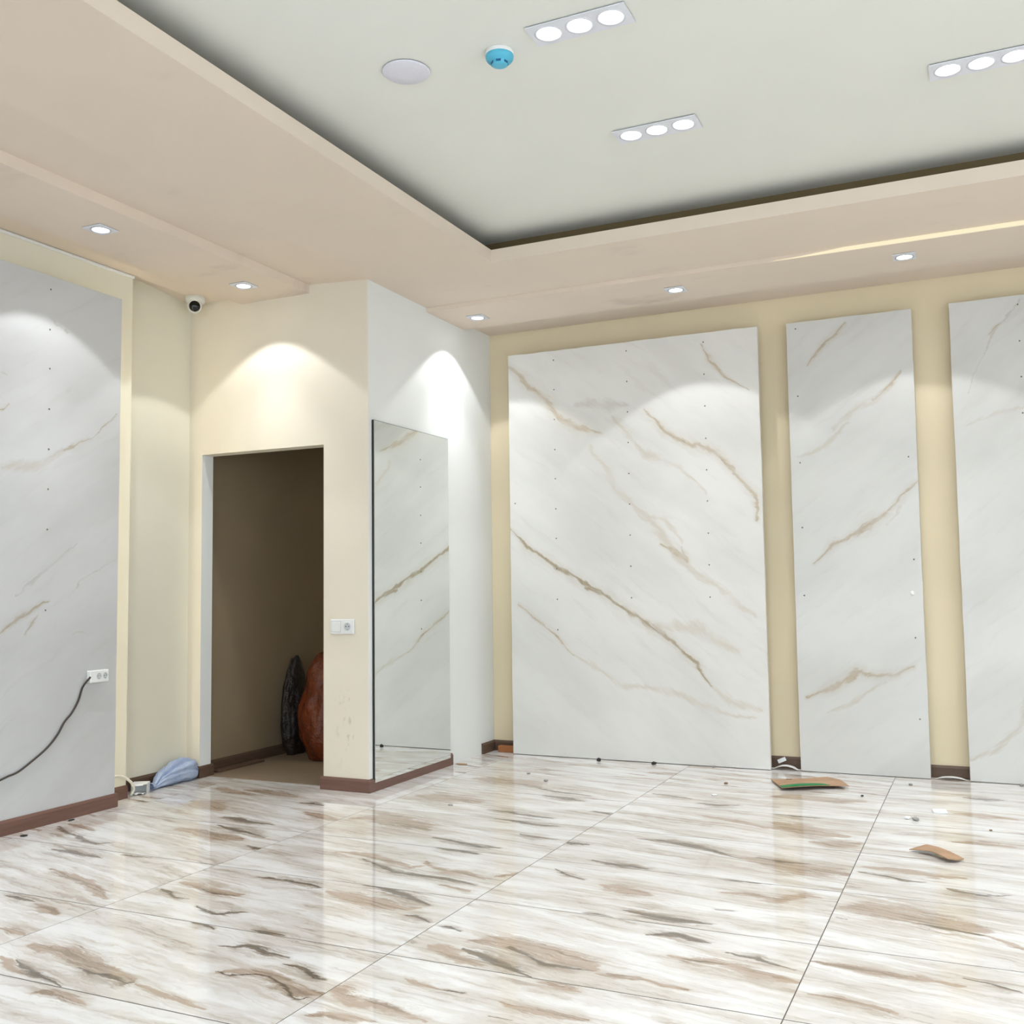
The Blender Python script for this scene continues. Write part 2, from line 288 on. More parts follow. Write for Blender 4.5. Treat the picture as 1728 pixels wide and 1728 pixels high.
SCREWS_A = [(-0.529,z) for z in (2.714,2.507,2.298,2.089,1.887,1.679,1.476,1.268,1.06,0.854)] + [(-0.836,1.73)] + [(0.001,z) for z in (2.72,2.512,2.306,2.1,1.892,1.687,1.481,1.275,1.067)] + [(0.526,z) for z in (2.719,2.508,2.3,2.089,1.884,1.683,1.476,1.273,1.067)]
SCREWS_B = [(u+0.71,z) for u,z in ((-1.024,2.745),(-1.023,2.316),(-1.023,1.897),(-1.023,1.492),(-1.025,1.072),(-0.392,1.893),(-0.386,1.28),(-0.396,0.818),(-0.39,0.344))]
SCREWS_C = [(-0.22,2.738),(-0.22,2.524),(-0.22,2.315),(-0.222,2.105)]
SCREWS_L = [(u-2.6,z) for u,z in ((3.632,2.706),(3.632,2.496),(3.636,2.294),(3.637,2.085),(3.639,1.879),(3.64,1.675),(3.64,1.47),(3.639,1.063))]

def stretched(t, v, along, across, ang, deep=1.0):
    d = t.n('ShaderNodeMapping', vector_type='TEXTURE'); t.link(v, d.inputs['Vector'])
    d.inputs['Rotation'].default_value = (0, 0, ang); d.inputs['Scale'].default_value = (along, across, deep)
    return d.outputs[0]

WHITE_F = srgb(229, 229, 229); TAN_F = srgb(176, 157, 140); DARK_F = srgb(100, 89, 77)
BASE_FLOW = math.radians(-9.0)
def floor_mat(name, lines):
    FLOW = BASE_FLOW
    if lines:      # each tile's strata follow its own print
        vx = sum(p[-1][0]-p[0][0] for _, _, p in lines); vy = sum(p[-1][1]-p[0][1] for _, _, p in lines)
        FLOW = 0.25*BASE_FLOW + 0.75*math.atan2(vy, vx)
    t = NT(name)
    co = t.coord(); oi = t.n('ShaderNodeObjectInfo')
    cx = t.n('ShaderNodeCombineXYZ'); t.link(t.math('MULTIPLY', oi.outputs['Random'], 43.0), cx.inputs[2])
    v = t.vmath('ADD', co, cx.outputs[0])
    half = (0.5, 0.5, 0.5)
    w1 = t.noise(stretched(t, v, 0.30, 0.10, FLOW), 1.0, 2, 0.5).outputs['Color']
    w2 = t.noise(stretched(t, v, 0.06, 0.022, FLOW), 1.0, 3, 0.6).outputs['Color']
    off = t.vmath('ADD', t.vmath('SCALE', t.vmath('SUBTRACT', w1, half), scale=0.085), t.vmath('SCALE', t.vmath('SUBTRACT', w2, half), scale=0.036))
    vw = t.vmath('ADD', v, off)
    # strata that run through every tile: broad grey-beige bands, fine threads, faint tan
    s1 = t.noise(stretched(t, vw, 0.60, 0.10, FLOW), 1.0, 5, 0.62).outputs[0]
    s2 = t.noise(stretched(t, vw, 0.34, 0.022, FLOW), 1.0, 5, 0.66).outputs[0]
    col = t.mix(t.smooth(s1, 0.36, 0.62, 0, 0.85), WHITE_F, srgb(199, 192, 184))
    col = t.mix(t.smooth(s2, 0.50, 0.70, 0, 0.5), col, srgb(181, 171, 160))
    both = t.math('MULTIPLY', t.smooth(s1, 0.50, 0.64), t.smooth(s2, 0.46, 0.62))
    col = t.mix(t.math('MULTIPLY', both, 0.7), col, srgb(162, 148, 133))
    if not lines:
        s3 = t.noise(stretched(t, vw, 0.5, 0.07, FLOW), 1.3, 4, 0.55).outputs[0]
        col = t.mix(t.math('MULTIPLY', t.smooth(s3, 0.55, 0.63, 0, 0.85), t.smooth(s2, 0.3, 0.5, 0.35, 1.0)), col, TAN_F)
        col = t.mix(t.math('MULTIPLY', t.smooth(s3, 0.62, 0.70), t.smooth(s2, 0.42, 0.55, 0.0, 0.9)), col, DARK_F)
    else:
        flat = t.vmath('MULTIPLY', t.vmath('ADD', co, t.vmath('SCALE', off, scale=0.75)), (1, 1, 0))
        rag = t.noise(stretched(t, vw, 0.17, 0.013, FLOW), 1.0, 5, 0.7).outputs[0]
        ragc = t.math('SUBTRACT', rag, 0.5)
        for kind, c, amt in (('T', TAN_F, 0.92), ('D', DARK_F, 0.9)):
            sel = [(max(w*1.15, 0.009), pts) for k, w, pts in lines if k == kind]
            if not sel: continue
            d = vein_chain(t, flat, sel, lambda p: (p[0], p[1], 0), 0.25)
            if kind == 'T':
                halo = t.math('MULTIPLY', t.smooth(t.math('ADD', d, t.math('MULTIPLY', ragc, 5.0)), 0.4, 4.2, 0.7, 0.0), t.smooth(s2, 0.38, 0.58))
                col = t.mix(halo, col, srgb(188, 175, 161))
                m_ = t.smooth(t.math('ADD', d, t.math('MULTIPLY', ragc, 3.6)), 0.5, 1.2, amt, 0.0)
                m_ = t.math('MULTIPLY', m_, t.smooth(rag, 0.28, 0.46, 0.35, 1.0))
                c = t.mix(t.smooth(s2, 0.48, 0.60, 0, 0.8), c, srgb(134, 117, 100))
            else:
                halo = t.math('MULTIPLY', t.smooth(t.math('ADD', d, t.math('MULTIPLY', ragc, 6.0)), 0.5, 4.6, 0.8, 0.0), t.smooth(s2, 0.40, 0.58))
                col = t.mix(halo, col, srgb(160, 146, 131))
                m_ = t.smooth(t.math('ADD', d, t.math('MULTIPLY', ragc, 3.4)), 0.3, 1.2, amt, 0.0)
                c = t.mix(t.smooth(rag, 0.36, 0.62), srgb(122, 108, 92), srgb(92, 84, 75))
            col = t.mix(m_, col, c)
    t.set(col, 0.045, spec=0.5)
    return t.m

def marble_mat(name, key, plane, ang, base=(229, 230, 229)):
    """white slab with beige veins; veins are drawn in the slab's own coordinates"""
    t = NT(name); co = t.coord()
    sp = t.n('ShaderNodeSeparateXYZ'); t.link(co, sp.inputs[0]); cb = t.n('ShaderNodeCombineXYZ')
    t.link(sp.outputs[1 if plane == 'x' else 0], cb.inputs[0]); t.link(sp.outputs[2], cb.inputs[1]); P = cb.outputs[0]
    half = (0.5, 0.5, 0.5)
    w1 = t.noise(stretched(t, P, 0.35, 0.16, ang), 1.0, 3, 0.55).outputs['Color']
    w2 = t.noise(stretched(t, P, 0.07, 0.03, ang), 1.0, 3, 0.6).outputs['Color']
    off = t.vmath('ADD', t.vmath('SCALE', t.vmath('SUBTRACT', w1, half), scale=0.10), t.vmath('SCALE', t.vmath('SUBTRACT', w2, half), scale=0.035))
    Pw = t.vmath('MULTIPLY', t.vmath('ADD', P, off), (1, 1, 0))
    b = srgb(*base); sh = lambda k, tint=(1, 1, 1): tuple(x*k*q for x, q in zip(b[:3], tint))+(1,)
    c1 = t.noise(stretched(t, Pw, 1.0, 0.40, ang), 1.0, 4, 0.55).outputs[0]
    c2 = t.noise(stretched(t, Pw, 0.6, 0.07, ang), 1.0, 5, 0.62).outputs[0]
    col = t.mix(t.smooth(c1, 0.38, 0.66, 0, 0.8), b, sh(0.89, (1.0, 1.0, 0.995)))
    col = t.mix(t.smooth(c2, 0.52, 0.78, 0, 0.4), col, sh(0.80, (1.0, 0.965, 0.92)))
    rag = t.noise(stretched(t, Pw, 0.12, 0.018, ang), 1.0, 5, 0.68).outputs[0]
    ragc = t.math('SUBTRACT', rag, 0.5)
    brk = t.noise(stretched(t, P, 0.22, 0.16, ang), 1.0, 2).outputs[0]
    for kind, tint, amt, k in (('L', (0.78, 0.70, 0.59), 0.55, 3.4), ('G', (0.66, 0.63, 0.58), 0.5, 3.4), ('B', (0.68, 0.57, 0.43), 0.85, 3.0), ('S', (0.52, 0.43, 0.30), 0.95, 2.6)):
        sel = [(w, pts) for kk, w, pts in PANEL_VEINS[key] if kk == kind]
        if not sel: continue
        d = vein_chain(t, Pw, sel, lambda p: (p[0], p[1], 0), 0.4)
        c = tuple(x*q for x, q in zip(b[:3], tint))+(1,)
        if kind in 'BS':
            halo = t.smooth(t.math('ADD', d, t.math('MULTIPLY', ragc, 5.0)), 0.2, 4.2, 0.34, 0.0)
            col = t.mix(halo, col, tuple(x*q for x, q in zip(b[:3], (0.76, 0.69, 0.60)))+(1,))
        m_ = t.smooth(t.math('ADD', d, t.math('MULTIPLY', ragc, k)), -0.1 if kind in 'LG' else 0.1, 1.35, amt, 0.0)
        m_ = t.math('MULTIPLY', m_, t.smooth(brk, 0.28, 0.55, 0.45, 1.0))
        if kind in 'BS':
            c = t.mix(t.smooth(rag, 0.30, 0.46, 0.75, 0.0), c, tuple(x*q for x, q in zip(b[:3], (0.40, 0.32, 0.22)))+(1,))
        col = t.mix(m_, col, c)
    t.set(col, 0.32, spec=0.4)
    return t.m

M = {}
M['cream'] = paint('cream_paint', srgb(229, 215, 184), 0.8, 0.03)
M['cream_left'] = paint('cream_left_wall_paint', srgb(231, 226, 208), 0.8, 0.03)
M['cream_warm'] = paint('cream_door_wall_paint', srgb(231, 223, 206), 0.8, 0.03)
M['white_wall'] = paint('off_white_paint', srgb(236, 238, 236), 0.7, 0.02)  # paler tone, cool daylight on right-facing walls is put into it
M['ceiling'] = paint('ceiling_paint', srgb(232, 233, 226), 0.85, 0.02)
M['soffit'] = paint('soffit_paint', srgb(227, 213, 197), 0.85, 0.025, smudge=(srgb(196, 182, 169), 0.58, 0.86, (1.4, 2.6, 1.0)))
M['cove'] = paint('cove_paint', srgb(120, 104, 74), 0.9, 0.05)  # dark tone puts the shade of the ceiling recess into the colour
M['slot'] = paint('slot_paint', srgb(205, 192, 156), 0.85, 0.04)
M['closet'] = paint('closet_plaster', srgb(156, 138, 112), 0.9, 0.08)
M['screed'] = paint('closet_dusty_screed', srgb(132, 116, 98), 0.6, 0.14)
M['grout'] = plain('grout_grey', srgb(96, 88, 80), 0.8)
M['plastic_white'] = plain('white_plastic', srgb(236, 237, 236), 0.35, var=0.02)
M['plastic_grey'] = plain('grey_socket_well', srgb(200, 203, 206), 0.45, var=0.03)
M['hole'] = plain('dark_hole', srgb(30, 29, 28), 0.8)
M['lamp_plate'] = plain('lamp_plate_white', srgb(226, 228, 236), 0.4, var=0.02)
M['lamp_rim'] = plain('lamp_rim_grey', srgb(196, 198, 204), 0.35)
M['shadow_gasket'] = plain('dark_gasket', srgb(60, 58, 54), 0.8)  # dark tone standing in for shade in the gap above fittings
M['lamp'] = emit('lamp_face', (1.0, 0.99, 1.0), 14.0)
M['led'] = emit('led_strip_face', LED_COL[:3], LED_STRENGTH)
M['led_dim'] = emit('led_strip_face_dim', LED_COL[:3], LED_STRENGTH*0.09)
M['stripe'] = emit('led_diffuser_cream', (1.0, 0.90, 0.62), 0.90); M['stripe'].node_tree.nodes['Principled BSDF'].inputs['Base Color'].default_value = (0.03, 0.03, 0.025, 1)  # self-lit cream standing in for light on the ceiling step
M['cable'] = plain('dark_cable_sheath', srgb(62, 54, 48), 0.6)
M['white_cable'] = plain('white_cable_sheath', srgb(238, 234, 220), 0.45)
M['screw'] = plain('screw_steel', srgb(120, 114, 104), 0.4, 0.6)
M['cyan'] = plain('cyan_plastic_cap', srgb(86, 186, 216), 0.4, var=0.04)
M['cyan_dark'] = plain('cyan_cap_slot', srgb(30, 92, 138), 0.5)
M['black_gloss'] = plain('black_gloss_lens', srgb(8, 8, 9), 0.12)
M['camera_white'] = plain('camera_shell', srgb(222, 222, 214), 0.4, var=0.02)
M['cardboard'] = plain('cardboard_brown', srgb(172, 140, 112), 0.85, var=0.1, scale=12)
M['cardboard_dark'] = plain('cardboard_orange', srgb(164, 104, 62), 0.85, var=0.1, scale=12)
M['green_print'] = plain('green_print', srgb(24, 120, 66), 0.7, var=0.15, scale=40)
M['paper'] = plain('white_paper', srgb(236, 238, 238), 0.7, var=0.03)
M['chip_grey'] = plain('grey_chip', srgb(150, 148, 145), 0.7)
M['chip_black'] = plain('black_chip', srgb(38, 36, 34), 0.7)
M['chip_brown'] = plain('brown_chip', srgb(120, 98, 76), 0.8)

def scuffed_paint():
    m_ = paint('cream_door_wall_scuffed', srgb(231, 223, 206), 0.8, 0.03); t = NT.__new__(NT); t.m = m_; t.t = m_.node_tree; t.b = t.t.nodes['Principled BSDF']
    old = t.b.inputs['Base Color'].links[0].from_socket; co = t.coord()
    sp = t.n('ShaderNodeSeparateXYZ'); t.link(co, sp.inputs[0])
    bx = t.math('MULTIPLY', t.smooth(t.math('ABSOLUTE', t.math('ADD', sp.outputs[0], 3.34)), 0.03, 0.13, 1, 0), t.smooth(t.math('ABSOLUTE', t.math('SUBTRACT', sp.outputs[2], 0.36)), 0.1, 0.3, 1, 0))
    n = t.noise(t.mapping(co, (1, 1, 0.45)), 24, 4, 0.6).outputs[0]
    t.link(t.mix(t.math('MULTIPLY', bx, t.smooth(n, 0.54, 0.62, 0, 0.3)), old, srgb(160, 152, 112)), t.b.inputs['Base Color'])
    return m_
M['cream_scuffed'] = scuffed_paint()

def wood_mat(name, c):
    t = NT(name); co = t.coord()
    n = t.noise(t.mapping(co, (3, 3, 60)), 1.0, 4, 0.6).outputs[0]
    d = tuple(x*0.86 for x in c[:3])+(1,); l = tuple(x*1.12 for x in c[:3])+(1,)
    t.set(t.ramp(n, [(0.3, d), (0.7, l)]), 0.45, spec=0.4); return t.m
M['skirt'] = wood_mat('mauve_brown_skirting', srgb(116, 86, 76))
M['skirt_dark'] = wood_mat('dark_brown_skirting', srgb(96, 76, 62))

def mirror_mat():
    t = NT('mirror_silver'); n = t.noise(t.coord(), 2.0, 2).outputs[0]
    t.set(t.ramp(n, [(0.3, (0.80, 0.82, 0.79, 1)), (0.7, (0.82, 0.84, 0.81, 1))]), 0.0, 1.0); return t.m
M['mirror'] = mirror_mat()
M['mirror_edge'] = plain('mirror_edge_black', srgb(34, 38, 34), 0.3)

def fabric_bag():
    t = NT('pale_blue_bag'); co = t.coord()
    n = t.noise(co, 9, 4, 0.6).outputs[0]
    t.set(t.ramp(n, [(0.3, srgb(152, 168, 202)), (0.7, srgb(190, 203, 228))]), 0.55, spec=0.4)
    t.bump(t.noise(co, 45, 4, 0.65).outputs[0], 0.5, 0.01); return t.m
M['blue_bag'] = fabric_bag()
def sack(name, c1, c2, rough):
    t = NT(name); co = t.coord(); n = t.noise(co, 6, 4, 0.6).outputs[0]
    t.set(t.ramp(n, [(0.3, c1), (0.7, c2)]), rough, spec=0.6)
    t.bump(t.noise(co, 14, 5, 0.65).outputs[0], 0.9, 0.03); return t.m
M['orange_sack'] = sack('orange_sack_film', srgb(86, 36, 14), srgb(120, 54, 22), 0.18)
M['black_sack'] = sack('black_sack_film', srgb(22, 18, 18), srgb(40, 30, 26), 0.4)

# ------------------------------------------------------------------ room shell
XL, YD, XM, YB, XR, YN = -4.55, 4.92, -3.21, 6.53, 5.0, -4.0
ZC = 3.12
# floor: grout bed with every porcelain tile a part of its own
floor = structure('floor', newbox(XL-0.1, XR+0.1, YN-0.1, YB+0.1, -0.05, -0.0007), M['grout'], 'polished beige marble tile floor')
TX, TY, X0, Y0 = 1.2235, 0.6045, -0.538-5*1.2235, 2.20-9*0.6045
generic = floor_mat('marble_tile', None)
def tile_mesh(name, x0, x1, y0, y1):
    bm = newbox(x0, x1, y0, y1, -0.012, 0.0)
    bmesh.ops.recalc_face_normals(bm, faces=bm.faces)
    me = bpy.data.meshes.new(name); bm.to_mesh(me); bm.free(); return me
G, GY = 0.0018, 0.0027
full = tile_mesh('tile', -TX/2+G, TX/2-G, -TY/2+GY, TY/2-GY)
full.materials.append(generic)
for i in range(0, 10):
    for j in range(-1, 18):
        cx, cy = X0+(i+0.5)*TX, Y0+(j+0.5)*TY
        xa, xb = max(cx-TX/2, XL-0.08), min(cx+TX/2, XR+0.08)
        ya, yb = max(cy-TY/2, YN-0.08), min(cy+TY/2, YB+0.08)
        if xb-xa < 0.02 or yb-ya < 0.02: continue
        clipped = (xb-xa < TX-1e-4) or (yb-ya < TY-1e-4)
        veins = TILE_VEINS.get((i, j))
        if not clipped and not veins: me = full
        else:
            me = tile_mesh('tile', xa-cx+G, xb-cx-G, ya-cy+GY, yb-cy-GY)
            me.materials.append(floor_mat('marble_tile_veined', veins) if veins else generic)
        o = bpy.data.objects.new('tile', me); COL.objects.link(o); o.parent = floor; o.location = (cx, cy, 0)

# outer walls
structure('wall_back', newbox(XL-0.15, XR+0.15, YB, YB+0.15, 0, 3.3), M['cream'])
bm = bmesh.new()      # the street side is a row of shop windows
WY = (-3.4, 3.4); WZ = (0.25, 2.75)
box(bm, XR, XR+0.15, YN, YB, 0, WZ[0]); box(bm, XR, XR+0.15, YN, YB, WZ[1], 3.3)
box(bm, XR, XR+0.15, YN, WY[0], WZ[0], WZ[1]); box(bm, XR, XR+0.15, WY[1], YB, WZ[0], WZ[1])
structure('wall_right', bm, M['cream'])
win = structure('window_1', newbox(XR+0.03, XR+0.12, WY[0], WY[1], WZ[0], WZ[0]+0.06), M['plastic_white'])
for y in (-3.4, -1.72, -0.03, 1.66, 3.34): obj('mullion', newbox(XR+0.03, XR+0.12, y, y+0.06, WZ[0]+0.06, WZ[1]-0.06), M['plastic_white'], win)
obj('head', newbox(XR+0.03, XR+0.12, WY[0], WY[1], WZ[1]-0.06, WZ[1]), M['plastic_white'], win)
pl = bpy.data.lights.new('window_portal', 'AREA'); pl.shape = 'RECTANGLE'; pl.size = WZ[1]-WZ[0]; pl.size_y = WY[1]-WY[0]; pl.cycles.is_portal = True
po = bpy.data.objects.new('window_portal', pl); COL.objects.link(po); po.location = (XR+0.14, sum(WY)/2, sum(WZ)/2); po.rotation_euler = (0, PI/2, 0)
bm = bmesh.new(); WX = (-3.2, 4.4)
box(bm, XL-0.15, XR+0.15, YN-0.15, YN, 0, 0.25); box(bm, XL-0.15, XR+0.15, YN-0.15, YN, 2.75, 3.3)
box(bm, XL-0.15, WX[0], YN-0.15, YN, 0.25, 2.75); box(bm, WX[1], XR+0.15, YN-0.15, YN, 0.25, 2.75)
structure('wall_front', bm, M['cream'])
win = structure('window_2', newbox(WX[0], WX[1], YN-0.12, YN-0.03, 0.25, 0.31), M['plastic_white'])  # unseen window, added for more light on front-facing walls and slabs
for x in (-3.2, -1.32, 0.57, 2.46, 4.34): obj('mullion', newbox(x, x+0.06, YN-0.12, YN-0.03, 0.31, 2.69), M['plastic_white'], win)  # mullions of the added, unseen front window
obj('head', newbox(WX[0], WX[1], YN-0.12, YN-0.03, 2.69, 2.75), M['plastic_white'], win)  # head of the added, unseen front window
pl = bpy.data.lights.new('window_portal', 'AREA'); pl.shape = 'RECTANGLE'; pl.size = WX[1]-WX[0]; pl.size_y = 2.5; pl.cycles.is_portal = True
po = bpy.data.objects.new('window_portal', pl); COL.objects.link(po); po.location = (sum(WX)/2, YN-0.14, 1.5); po.rotation_euler = (PI/2, 0, 0)
structure('wall_left', newbox(XL-0.15, XL, YN, YB, 0, 3.3), M['cream_left'])
# plasterboard lining that carries the left marble panel
bm = newbox(XL, -4.415, YN, 4.30, 0, 2.978)
structure('wall_left_lining', bm, M['cream_left'])
bm = newbox(-4.416, -4.400, YN, 4.302, 2.960, 2.976, 0.003)
structure('trim_1', bm, M['plastic_white'])
# wall with the doorway
def door_wall():
    bm = bmesh.new(); a, b, y0, y1, t = -4.445, -3.52, YD, YD+0.10, 2.004
    box(bm, XL, a, y0, y1, 0, 3.05); box(bm, b, XM-0.10, y0, y1, 0, 3.05); box(bm, a, b, y0, y1, t, 3.05)
    return bm
o = structure('wall_doorway', door_wall(), [M['cream_scuffed'], M['white_wall']])
for p in o.data.polygons:
    if p.normal.x > 0.5 and p.center.x < -4.3: p.material_index = 1  # right-facing reveal gets the paler tone, daylight painted into its colour
bm = newbox(XM-0.10, XM, YD, YB, 0, 3.05)
o = structure('wall_mirror_side', bm, [M['white_wall'], M['cream_warm']])
for p in o.data.polygons:
    if p.normal.y < -0.5: p.material_index = 1
# closet behind the doorway
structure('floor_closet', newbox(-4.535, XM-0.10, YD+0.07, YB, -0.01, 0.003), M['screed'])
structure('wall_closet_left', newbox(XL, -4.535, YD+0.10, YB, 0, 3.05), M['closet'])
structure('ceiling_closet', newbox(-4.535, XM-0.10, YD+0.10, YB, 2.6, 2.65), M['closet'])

# main ceiling and the stepped soffit around it
structure('ceiling', newbox(XL-0.1, XR+0.1, YN-0.1, YB+0.1, ZC, ZC+0.1), M['ceiling'])
FX, FY = -2.43, 4.978
def soffit():
    bm = bmesh.new()
    xs = [XL, -4.415, -4.14, -3.625, XM, FX]
    zl = [2.980, 2.978, 2.975, 2.983, 2.957, 2.957]
    ys = [YN, 4.295, 4.305, YD]
    g = []
    for j, y in enumerate(ys):
        row = []
        for i, x in enumerate(xs):
            z = zl[i]
            if i == 0 and j == 2: z = 3.035
            row.append(bm.verts.new((x, y, z)))
        g.append(row)
    for j in range(3):
        for i in range(5): bm.faces.new((g[j][i], g[j][i+1], g[j+1][i+1], g[j+1][i]))
    # strip along the back wall
    xb = [XM, FX, XR]; yb = [YD, FY, 5.61, 6.128, YB]; zb = [2.957, 2.957, 2.956, 2.975, 2.975]
    h = [[bm.verts.new((x, y, z)) for x in xb] for y, z in zip(yb, zb)]
    for j in range(4):
        for i in range(2):
            if j == 0 and i == 1: continue
            bm.faces.new((h[j][i], h[j][i+1], h[j+1][i+1], h[j+1][i]))
    bmesh.ops.remove_doubles(bm, verts=bm.verts, dist=1e-4)
    # fascia and top
    top = 3.029
    p = [bm.verts.new(c) for c in ((FX, YN, 2.957), (FX, FY, 2.957), (XR, FY, 2.957), (XR, FY, top), (FX, FY, top), (FX, YN, top))]
    bm.faces.new((p[0], p[1], p[4], p[5])); bm.faces.new((p[1], p[2], p[3], p[4]))
    q = [bm.verts.new(c) for c in ((XL, YN, top+0.02), (XL, YB, top+0.02), (XR, YB, top+0.02))]
    w = [bm.verts.new(c) for c in ((FX, YN, top), (FX, FY, top), (XR, FY, top))]
    bm.faces.new((q[0], w[0], w[1], q[1])); bm.faces.new((q[1], w[1], w[2], q[2]))
    bmesh.ops.remove_doubles(bm, verts=bm.verts, dist=1e-4)
    return bm
o = structure('ceiling_soffit', soffit(), [M['soffit'], M['cove']])
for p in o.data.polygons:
    if abs(p.normal.z) > 0.9 and p.center.z > 3.0 and len(p.vertices) == 4 and max(o.data.vertices[v].co.z for v in p.vertices) > 3.04: p.material_index = 1  # unseen top face darkened to deepen the shade in the cove
def cove():
    bm = bmesh.new(); d = 0.15
    box(bm, FX-d-0.02, FX-d, YN, FY+d, 3.02, ZC); box(bm, FX-d-0.02, XR, FY+d, FY+d+0.02, 3.02, ZC)
    return bm
structure('trim_2', cove(), M['cove'])
structure('ceiling_left_band', newbox(-4.14, -3.625, YN, YD, 2.93, 2.99), M['soffit'])
structure('ceiling_back_band', newbox(XM, XR, 5.61, 6.128, 2.93, 2.99), M['soffit'])

# skirting boards: profile with a chamfered top
def skirting(name, pts, h=0.072, th=0.014, mat='skirt'):
    """pts: the wall line, seen with the room on its right-hand side; mitred at the corners"""
    bm = bmesh.new(); P = [Vector((x, y)) for x, y in pts]; secs = []
    for i, p in enumerate(P):
        dirs = []
        if i > 0: dirs.append((P[i]-P[i-1]).normalized())
        if i < len(P)-1: dirs.append((P[i+1]-P[i]).normalized())
        ns = [Vector((d.y, -d.x)) for d in dirs]
        nn = sum(ns, Vector((0, 0))); nn = nn/ nn.length_squared*len(ns) if len(ns) == 2 and nn.length > 0.1 else ns[0]
        if len(ns) == 2: nn = (ns[0]+ns[1])/(1+ns[0].dot(ns[1]))
        prof = [(0, 0), (th, 0), (th, h*0.82), (th*0.45, h), (0, h)]
        secs.append([bm.verts.new((p.x+nn.x*o, p.y+nn.y*o, z)) for o, z in prof])
    for a, b in zip(secs, secs[1:]):
        for k in range(5): bm.faces.new((a[k], a[(k+1) % 5], b[(k+1) % 5], b[k]))
    bm.faces.new(secs[0]); bm.faces.new(secs[-1])
    return structure(name, bm, M[mat])
skirting('baseboard_left', [(-4.294, YN), (-4.294, 4.115)])
skirting('baseboard_left_lining', [(-4.415, 4.113), (-4.415, 4.302)])
skirting('baseboard_left_niche', [(XL, 4.302), (XL, YD), (-4.445, YD), (-4.445, YD+0.115)], mat='skirt_dark')
skirting('baseboard_doorway', [(-3.535, YD), (XM, YD), (XM, 5.895)], h=0.074)
skirting('baseboard_back', [(XM, 6.33), (XM, YB), (XR, YB)], mat='skirt_dark')
skirting('baseboard_closet', [(-4.535, YD+0.10), (-4.535, YB)], mat='skirt_dark')

# ------------------------------------------------------------------ marble slabs
screw_me = None
def screw_mesh():
    bm = lathe(bmesh.new(), [(0, 0.0035), (0.003, 0.003), (0.0048, 0.0012), (0.0048, -0.004), (0, -0.004)], 8)
    me = bpy.data.meshes.new('screw'); bm.to_mesh(me); bm.free(); me.materials.append(M['screw']); return me
screw_me = screw_mesh()
def slab(name, key, plane, base, u0, u1, z0, z1, th, ang, label, screws, bright=()):
    """base: the point of the slab's front face where its own coordinates start (u = 0, z = 0)"""
    r = empty(name, base); tag(r, label, 'panel')
    mat = marble_mat('marble_'+key, key, plane, ang, (203, 204, 205) if key == 'L' else ((229, 228, 224) if key == 'A' else (214, 214, 211)))
    random.seed(sum(map(ord, key)))
    bm = bmesh.new()
    # slightly chipped outline, extruded to the slab's thickness
    out = []
    def edge(a, b, n, amp):
        for k in range(n):
            t = k/n; j = 0 if k == 0 else random.uniform(-amp, amp)
            out.append((a[0]+(b[0]-a[0])*t + (j if a[0] == b[0] else 0), a[1]+(b[1]-a[1])*t + (j if a[1] == b[1] else 0)))
    edge((u0, z0), (u1, z0), 6, 0.001); edge((u1, z0), (u1, z1), 20, 0.0012); edge((u1, z1), (u0, z1), 24, 0.002); edge((u0, z1), (u0, z0), 20, 0.0012)
    put = (lambda u, z, d: (u, d, z)) if plane == 'y' else (lambda u, z, d: (-d, u, z))
    f = bm.faces.new([bm.verts.new(put(u, z, 0)) for u, z in out])
    ext = bmesh.ops.extrude_face_region(bm, geom=[f])
    vs = [e for e in ext['geom'] if isinstance(e, bmesh.types.BMVert)]
    bmesh.ops.translate(bm, verts=vs, vec=Vector(put(0, 0, th)))
    obj('slab', bm, mat, r)
    for u, z in screws:
        o = bpy.data.objects.new('screw', screw_me); COL.objects.link(o); o.parent = r
        o.location = put(u, z, 0.0)
        o.rotation_euler = (PI/2, 0, 0) if plane == 'y' else (0, PI/2, 0)
    return r
A = slab('marble_panel', 'A', 'y', (-2.13, 6.41, 0), -0.875, 0.875, 0.004, 2.78, 0.03, math.radians(-38),
     'widest white marble slab on the back wall, with three columns of screws', SCREWS_A)
A['group'] = 'marble slabs'
B = slab('marble_panel', 'B', 'y', (-0.71, 6.45, 0), -0.37, 0.366, 0.004, 2.785, 0.03, math.radians(35),
     'narrow white marble slab between the two gaps of the back wall', SCREWS_B)
B['group'] = 'marble slabs'
C_ = slab('marble_panel', 'C', 'y', (0.45, 6.455, 0), -0.585, 1.2, 0.004, 2.792, 0.03, math.radians(40),
     'white marble slab on the back wall cut off by the right edge', SCREWS_C)
C_['group'] = 'marble slabs'
L_ = slab('marble_panel', 'L', 'x', (-4.295, 2.6, 0), -4.6, 1.505, 0.004, 2.776, 0.02, math.radians(33),
     'grey white marble slab on the left wall crossed by a dark cable', SCREWS_L)
L_['group'] = 'marble slabs'
o = obj('spacer', newbox(-0.114, -0.0201, -4.6, 1.30, 0.3, 2.62), M['cream'], L_)
# fixing battens behind the slabs on the back wall
for r, xs_ in ((A, (-0.7, 0.0, 0.7)), (B, (-0.2, 0.2)), (C_, (-0.4, 0.3, 1.0))):
    for x in xs_:
        d = YB - r.location.y - 0.003
        obj('batten', newbox(x-0.02, x+0.02, 0.03, d, 0.3, 2.6), M['cream'], r)
# chip of white filler on slab B
bm = bmesh.new(); bmesh.ops.create_icosphere(bm, subdivisions=2, radius=0.014)
for v in bm.verts: v.co.y *= 0.25; v.co.x *= 0.9+0.5*noise.noise(v.co*90)
bmesh.ops.translate(bm, verts=bm.verts, vec=(0.309, -0.001, 1.08))
obj('filler_dab', bm, M['paper'], B, True)['label'] = 'white dab of filler'

